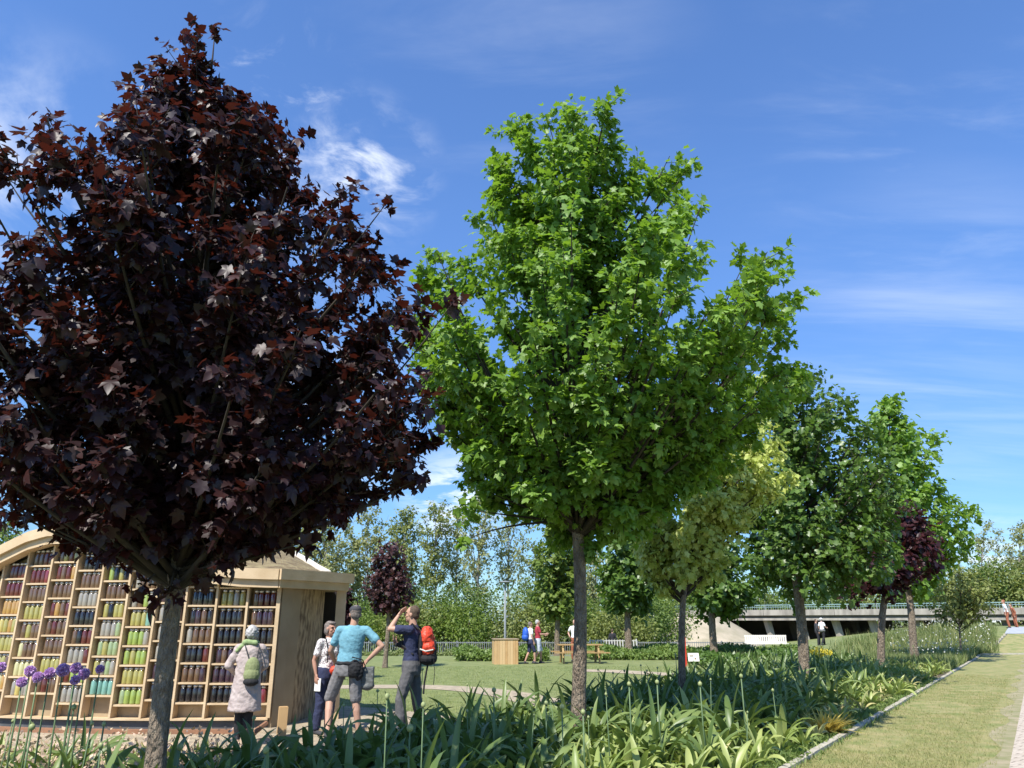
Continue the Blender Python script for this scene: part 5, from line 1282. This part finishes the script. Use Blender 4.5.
    def add(name, f, mat, vx=None, sm=2, wr=0.0):
        mb = MB(); f(mb, T, J, Hd); return fin(mb, name, mat, vx or max(vox, .007), sm, wr)
    if extra:
        for e_ in extra: add(*e_)
    return root

C_ = {}
def cl(name, c, rough=.85, var=None, scale=20, **kw): C_[name] = pmat(name, c, rough, var=var, scale=scale, bump=.3, bscale=60, **kw); return C_[name]
cl('teal cotton', (0.16, 0.36, 0.44), var=(0.13, 0.31, 0.39)); cl('grey cotton', (0.21, 0.20, 0.20), var=(.17, .165, .165)); cl('black cloth', (0.014, 0.014, 0.016)); cl('navy cotton', (0.028, 0.035, 0.085), var=(.022, .028, .07))
cl('grey trousers', (0.115, 0.11, 0.11), var=(.09, .088, .09)); cl('charcoal', (0.045, 0.045, 0.05)); cl('red nylon', (0.62, 0.055, 0.02), .5); cl('beige coat', (0.46, 0.39, 0.36), var=(0.38, 0.31, 0.29), scale=7)
cl('khaki green', (0.25, 0.28, 0.13), var=(.20, .23, .10)); cl('sage scarf', (0.30, 0.38, 0.18), var=(.22, .30, .13)); cl('grey hair', (0.30, 0.29, 0.28), var=(0.50, 0.49, 0.48), scale=50); cl('brown grey hair', (0.11, 0.085, 0.07), var=(0.22, 0.19, 0.17), scale=45)
cl('brown hair', (0.07, 0.045, 0.03), var=(.11, .075, .05), scale=45); cl('tan shoe', (0.40, 0.28, 0.21)); cl('dark shoe', (0.04, 0.04, 0.045)); cl('maroon cotton', (0.34, 0.03, 0.05)); cl('pale shorts', (0.50, 0.54, 0.60)); cl('blue nylon', (0.02, 0.10, 0.50), .5)
cl('white cotton', (0.75, 0.75, 0.74)); cl('rust cloth', (0.30, 0.10, 0.05)); cl('dark cloth', (0.02, 0.02, 0.024)); cl('paper', (0.75, 0.74, 0.70)); cl('grey nylon', (0.12, 0.125, 0.12), .6); cl('light strap', (.6, .58, .52))
# checked shirt: small dark check on white
def checkmat():
    m = pmat('checked cotton', (0.72, 0.70, 0.68), .85); t = m.node_tree; b = t.nodes['Principled BSDF']; tc = N(t, 'ShaderNodeTexCoord')
    ck = N(t, 'ShaderNodeTexVoronoi'); ck.inputs['Scale'].default_value = 38; t.links.new(tc.outputs['Object'], ck.inputs['Vector'])
    mr = N(t, 'ShaderNodeMapRange'); mr.inputs['From Min'].default_value = .32; mr.inputs['From Max'].default_value = .42; t.links.new(ck.outputs['Distance'], mr.inputs['Value'])
    mx = N(t, 'ShaderNodeMix', data_type='RGBA'); t.links.new(mr.outputs[0], mx.inputs[0]); mx.inputs[6].default_value = (.72, .70, .68, 1); mx.inputs[7].default_value = (.16, .13, .16, 1)
    mx.inputs[6].default_value = (.20, .14, .16, 1); mx.inputs[7].default_value = (.72, .70, .68, 1); t.links.new(mx.outputs[2], b.inputs['Base Color']); return m
C_['check'] = checkmat()

# woman in the long coat, seen from behind
Yp = 11.4
person('woman in a long beige coat with green backpack, looking at the jars', (gx(240.5, Yp), Yp, 0.0), math.radians(14), 1.60,
       dict(el=(-.30, .02, 1.15), wl=(-.16, .20, 1.02), dl=(.7, .7, 0), pl=(0, -.3, -1), tl=(0, 0, 1), er=(.24, .06, 1.16), wr=(.12, .24, 1.05), dr=(-.7, .7, 0), pr=(0, 0, -1), tr=(0, 0, 1), lean=(0, .05), al=(-.06, .02, .085), ar=(.07, -.03, .085), kl=(-.07, .04, .5), kr=(.07, .02, .5)),
       C_['beige coat'], C_['black cloth'], C_['grey hair'], C_['tan shoe'], sleeve='long', legs='leggings', coat=True, female=True, hairstyle='curly',
       extra=[('backpack', lambda m, T, J, Hd: (m.ell(T((.07, -.185, 1.12)), (.115, .075, .17), None, 14, 10), m.ell(T((.07, -.19, 1.03)), (.125, .085, .12))), C_['khaki green']),
              ('backpack_base', lambda m, T, J, Hd: m.ell(T((.07, -.20, .93)), (.118, .085, .065)), C_['black cloth']),
              ('strap', lambda m, T, J, Hd: (m.tube([T((.01, -.16, 1.25)), T((-.06, -.13, 1.42)), T((-.10, .0, 1.50)), T((-.10, .13, 1.38))], .012, 6), m.tube([T((.12, -.16, 1.25)), T((.14, -.12, 1.42)), T((.12, .0, 1.49)), T((.12, .13, 1.38))], .012, 6)), C_['charcoal']),
              ('scarf', lambda m, T, J, Hd: (m.cap(T((-.08, -.06, 1.50)), .05, T((.07, -.07, 1.49)), .045), m.cap(T((-.09, .03, 1.49)), .05, T((.09, .04, 1.49)), .045), m.cap(T((-.10, -.05, 1.47)), .04, T((-.19, -.06, 1.38)), .03)), C_['sage scarf'], None, 3, .008)])
# man in the cap, seen from behind, hand on hip
Yp = 12.0
person('man in dark cap, teal t-shirt and grey shorts, hand on hip, back turned', (gx(344, Yp), Yp, 0.02), math.radians(4), 1.87,
       dict(er=(.44, -.06, 1.20), wr=(.245, -.01, 1.0), dr=(-.6, .35, -.6), pr=(-.6, -.2, 0), tr=(0, -1, .2), el=(-.29, .06, 1.14), wl=(-.24, .26, .98), dl=(-.2, .9, -.2), pl=(.9, .2, -.2), tl=(0, 0, 1), lean=(.07, -.02),
            kl=(-.25, .12, .50), al=(-.22, -.08, .085), kr=(.12, .04, .5), ar=(.19, .02, .085), yaw=.25, nod=-.05),
       C_['teal cotton'], C_['grey cotton'], C_['brown grey hair'], C_['dark shoe'], legs='shorts', cap=C_['charcoal'],
       extra=[('tied_jacket', lambda m, T, J, Hd: (m.ell(T((0, 0, .975)), (.200, .152, .05), None, 18, 8), m.ell(T((.08, -.10, .90)), (.11, .055, .13)), m.ell(T((.15, -.06, .86)), (.07, .06, .12)), m.cap(T((-.16, .05, .99)), .035, T((-.05, .14, .95)), .03)), C_['black cloth'], None, 3, .012),
              ('grey_bag', lambda m, T, J, Hd: (m.box(T((.27, .04, .79)), (.17, .13, .26)), m.ell(T((.27, .04, .67)), (.10, .08, .06))), C_['grey nylon'], None, 6, .008),
              ('bag_strap', lambda m, T, J, Hd: m.tube([T((.24, -.03, .92)), T((.20, -.12, 1.02)), T((.05, -.16, 1.06))], .010, 6), C_['black cloth'])])
# woman facing him
Yp = 12.6
person('woman in a checked shirt holding a red jacket, facing the man in the cap', (gx(322, Yp), Yp, 0.0), math.radians(-128), 1.66,
       dict(er=(.23, -.06, 1.13), wr=(.22, .02, .90), dr=(0, .1, -1), pr=(-1, 0, 0), el=(-.22, .04, 1.15), wl=(-.12, .22, 1.0), dl=(.5, .8, 0), pl=(0, 0, -1), tl=(0, 0, 1), yaw=.15, lean=(0, .02)),
       C_['check'], C_['navy cotton'], C_['brown grey hair'], C_['dark shoe'], female=True, hairstyle='bob', tone=(0.42, 0.23, 0.16),
       extra=[('red_jacket', lambda m, T, J, Hd: (m.ell(T((.0, .22, .98)), (.10, .07, .08)), m.ell(T((-.04, .24, .90)), (.07, .05, .10))), C_['red nylon'], None, 3, .012),
              ('shoulder_strap', lambda m, T, J, Hd: m.tube([T((.10, .13, 1.10)), T((.12, .14, 1.30)), T((.11, .05, 1.49)), T((.10, -.10, 1.42)), T((.08, -.13, 1.15))], .011, 6), C_['black cloth']),
              ('leaflet', lambda m, T, J, Hd: m.box(T((.20, .05, .76)), (.02, .15, .20)), C_['paper'])])
# man shading his eyes, red backpack
Yp = 12.1
person('man in a navy t-shirt with a red and black backpack, hand raised to his forehead', (gx(409, Yp), Yp, 0.03), math.radians(86), 1.86,
       dict(el=(-.22, .28, 1.43), wl=(-.10, .185, 1.62), dl=(.55, -.35, .55), pl=(0, -1, -.1), tl=(0, -.2, 1), er=(.21, .12, 1.16), wr=(.08, .24, 1.22), dr=(-.6, .3, .5), pr=(0, -1, 0), tr=(0, 0, 1), curl=.35, yaw=-.05, nod=.08, lean=(0, .02),
            kl=(-.11, .12, .50), kr=(.12, -.06, .5), al=(-.11, .10, .085), ar=(.12, -.16, .085)),
       C_['navy cotton'], C_['grey trousers'], C_['brown hair'], C_['dark shoe'],
       extra=[('backpack', lambda m, T, J, Hd: (m.ell(T((0, -.21, 1.30)), (.145, .105, .17), None, 16, 12), m.ell(T((0, -.23, 1.16)), (.15, .125, .16), None, 16, 12)), C_['red nylon'], None, 3, .016),
              ('backpack_base', lambda m, T, J, Hd: (m.ell(T((0, -.235, 1.03)), (.152, .135, .10)), m.ell(T((0, -.15, 1.2)), (.153, .055, .24)), m.ell(T((-.02, -.33, 1.15)), (.06, .035, .13))), C_['black cloth'], None, 3, .004),
              ('reflective_band', lambda m, T, J, Hd: m.tube([T((-.156, -.14, 1.16)), T((-.166, -.23, 1.13)), T((-.12, -.33, 1.15))], .012, 6), C_['light strap']),
              ('strap', lambda m, T, J, Hd: (m.tube([T((-.12, -.12, 1.42)), T((-.12, -.02, 1.50)), T((-.12, .11, 1.38)), T((-.13, .13, 1.22)), T((-.15, -.05, 1.08))], .017, 6), m.tube([T((.12, -.12, 1.42)), T((.12, -.02, 1.50)), T((.12, .11, 1.38)), T((.13, .13, 1.22)), T((.15, -.05, 1.08))], .017, 6)), C_['black cloth']),
              ('hanging_strap', lambda m, T, J, Hd: (m.tube([T((-.10, -.33, 1.05)), T((-.10, -.35, .86)), T((-.11, -.34, .68))], .007, 5), m.tube([T((-.04, -.24, .96)), T((-.05, -.20, .72)), T((-.05, -.19, .56))], .016, 5)), C_['black cloth']),
              ('camera', lambda m, T, J, Hd: (m.box(T((.0, .155, 1.22)), (.12, .07, .09)), m.cap(T((0, .18, 1.22)), .032, T((0, .23, 1.21)), .03)), C_['black cloth'])])
# mid-distance people
Yp = 33.2
person('walker in a maroon shirt and pale shorts on the lawn, front one of the couple', (gx(538, Yp), Yp, 0), math.radians(-80), 1.74,
       dict(er=(.22, .08, 1.16), wr=(.16, .32, 1.18), dr=(0, 1, 0), el=(-.22, .08, 1.16), wl=(-.14, .32, 1.14), dl=(0, 1, 0), kl=(-.1, .16, .52), al=(-.1, .14, .085), kr=(.1, .02, .5), ar=(.1, -.2, .085)),
       C_['maroon cotton'], C_['pale shorts'], C_['grey hair'], C_['dark shoe'], lod=2, legs='shorts')
person('walker with a big blue backpack on the lawn, rear one of the couple', (gx(530.5, Yp - .3), Yp - .3, 0), math.radians(-70), 1.66,
       dict(el=(-.22, .06, 1.16), wl=(-.16, .26, 1.08), dl=(0, 1, 0), kl=(-.1, -.02, .5), al=(-.1, -.22, .085), kr=(.1, .16, .52), ar=(.1, .18, .085)),
       C_['white cotton'], C_['navy cotton'], C_['brown grey hair'], C_['dark shoe'], lod=2, legs='shorts', female=True,
       extra=[('backpack', lambda m, T, J, Hd: (m.ell(T((0, -.22, 1.26)), (.17, .14, .27)), m.ell(T((0, -.24, 1.1)), (.18, .15, .16))), C_['blue nylon'], None, 3, .004)])
person('person in a white shirt standing at the picnic table, half hidden by the central trunk', (gx(575.5, 34.8), 34.8, 0), math.radians(150), 1.76,
       dict(er=(.34, -.05, 1.18), wr=(.2, .1, 1.02), dr=(-.4, .5, -.3), el=(-.34, -.05, 1.18), wl=(-.24, .1, 1.0)), C_['white cotton'], C_['rust cloth'], C_['brown hair'], C_['dark shoe'], lod=2)
person('dark-clothed person standing behind the pale fence, left of a tree trunk', (gx(613, 48), 48, -.35), 0.0, 1.60, dict(), C_['dark cloth'], C_['dark cloth'], C_['brown hair'], C_['dark shoe'], lod=2, sleeve='long', female=True)
g_ = ground(gx(824, 51), 51)
person('walking woman in white top and black trousers, grey jacket round her waist, before the bridge', (gx(824, 51, g_), 51, g_), math.radians(-60), 1.68,
       dict(kl=(-.1, .18, .52), al=(-.1, .2, .085), kr=(.1, -.04, .5), ar=(.1, -.30, .085), er=(.25, .05, 1.15), wr=(.2, .22, 1.1), dr=(0, 1, 0)), C_['white cotton'], C_['black cloth'], C_['grey hair'], C_['dark shoe'], lod=2, female=True, cap=C_['white cotton'],
       extra=[('tied_jacket', lambda m, T, J, Hd: m.ell(T((0, -.02, .92)), (.23, .19, .12)), C_['grey nylon'], None, 3, .01)])
g_ = ground(gx(818.5, 52), 52)
person('walker in dark green just left of the woman in the white top', (gx(818.5, 52, g_), 52, g_), math.radians(-100), 1.66, dict(kl=(-.1, .12, .52), al=(-.1, .12, .085)), C_['charcoal'], C_['dark cloth'], C_['brown hair'], C_['dark shoe'], lod=2, sleeve='long')
g_ = ground(gx(1011, 50), 50)
person('red-haired person with a white shirt at the far end of the path, right edge', (gx(1009.5, 50, g_), 50, g_), math.radians(60), 1.74, dict(lean=(0, .1)), C_['white cotton'], C_['rust cloth'], C_['rust cloth'], C_['dark shoe'], lod=2)
person('person in rust-brown clothes bending beside the one in the white shirt', (gx(1017, 50.5, g_), 50.5, g_), math.radians(80), 1.50, dict(lean=(0, .2)), C_['rust cloth'], C_['rust cloth'], C_['brown hair'], C_['dark shoe'], lod=2, sleeve='long')
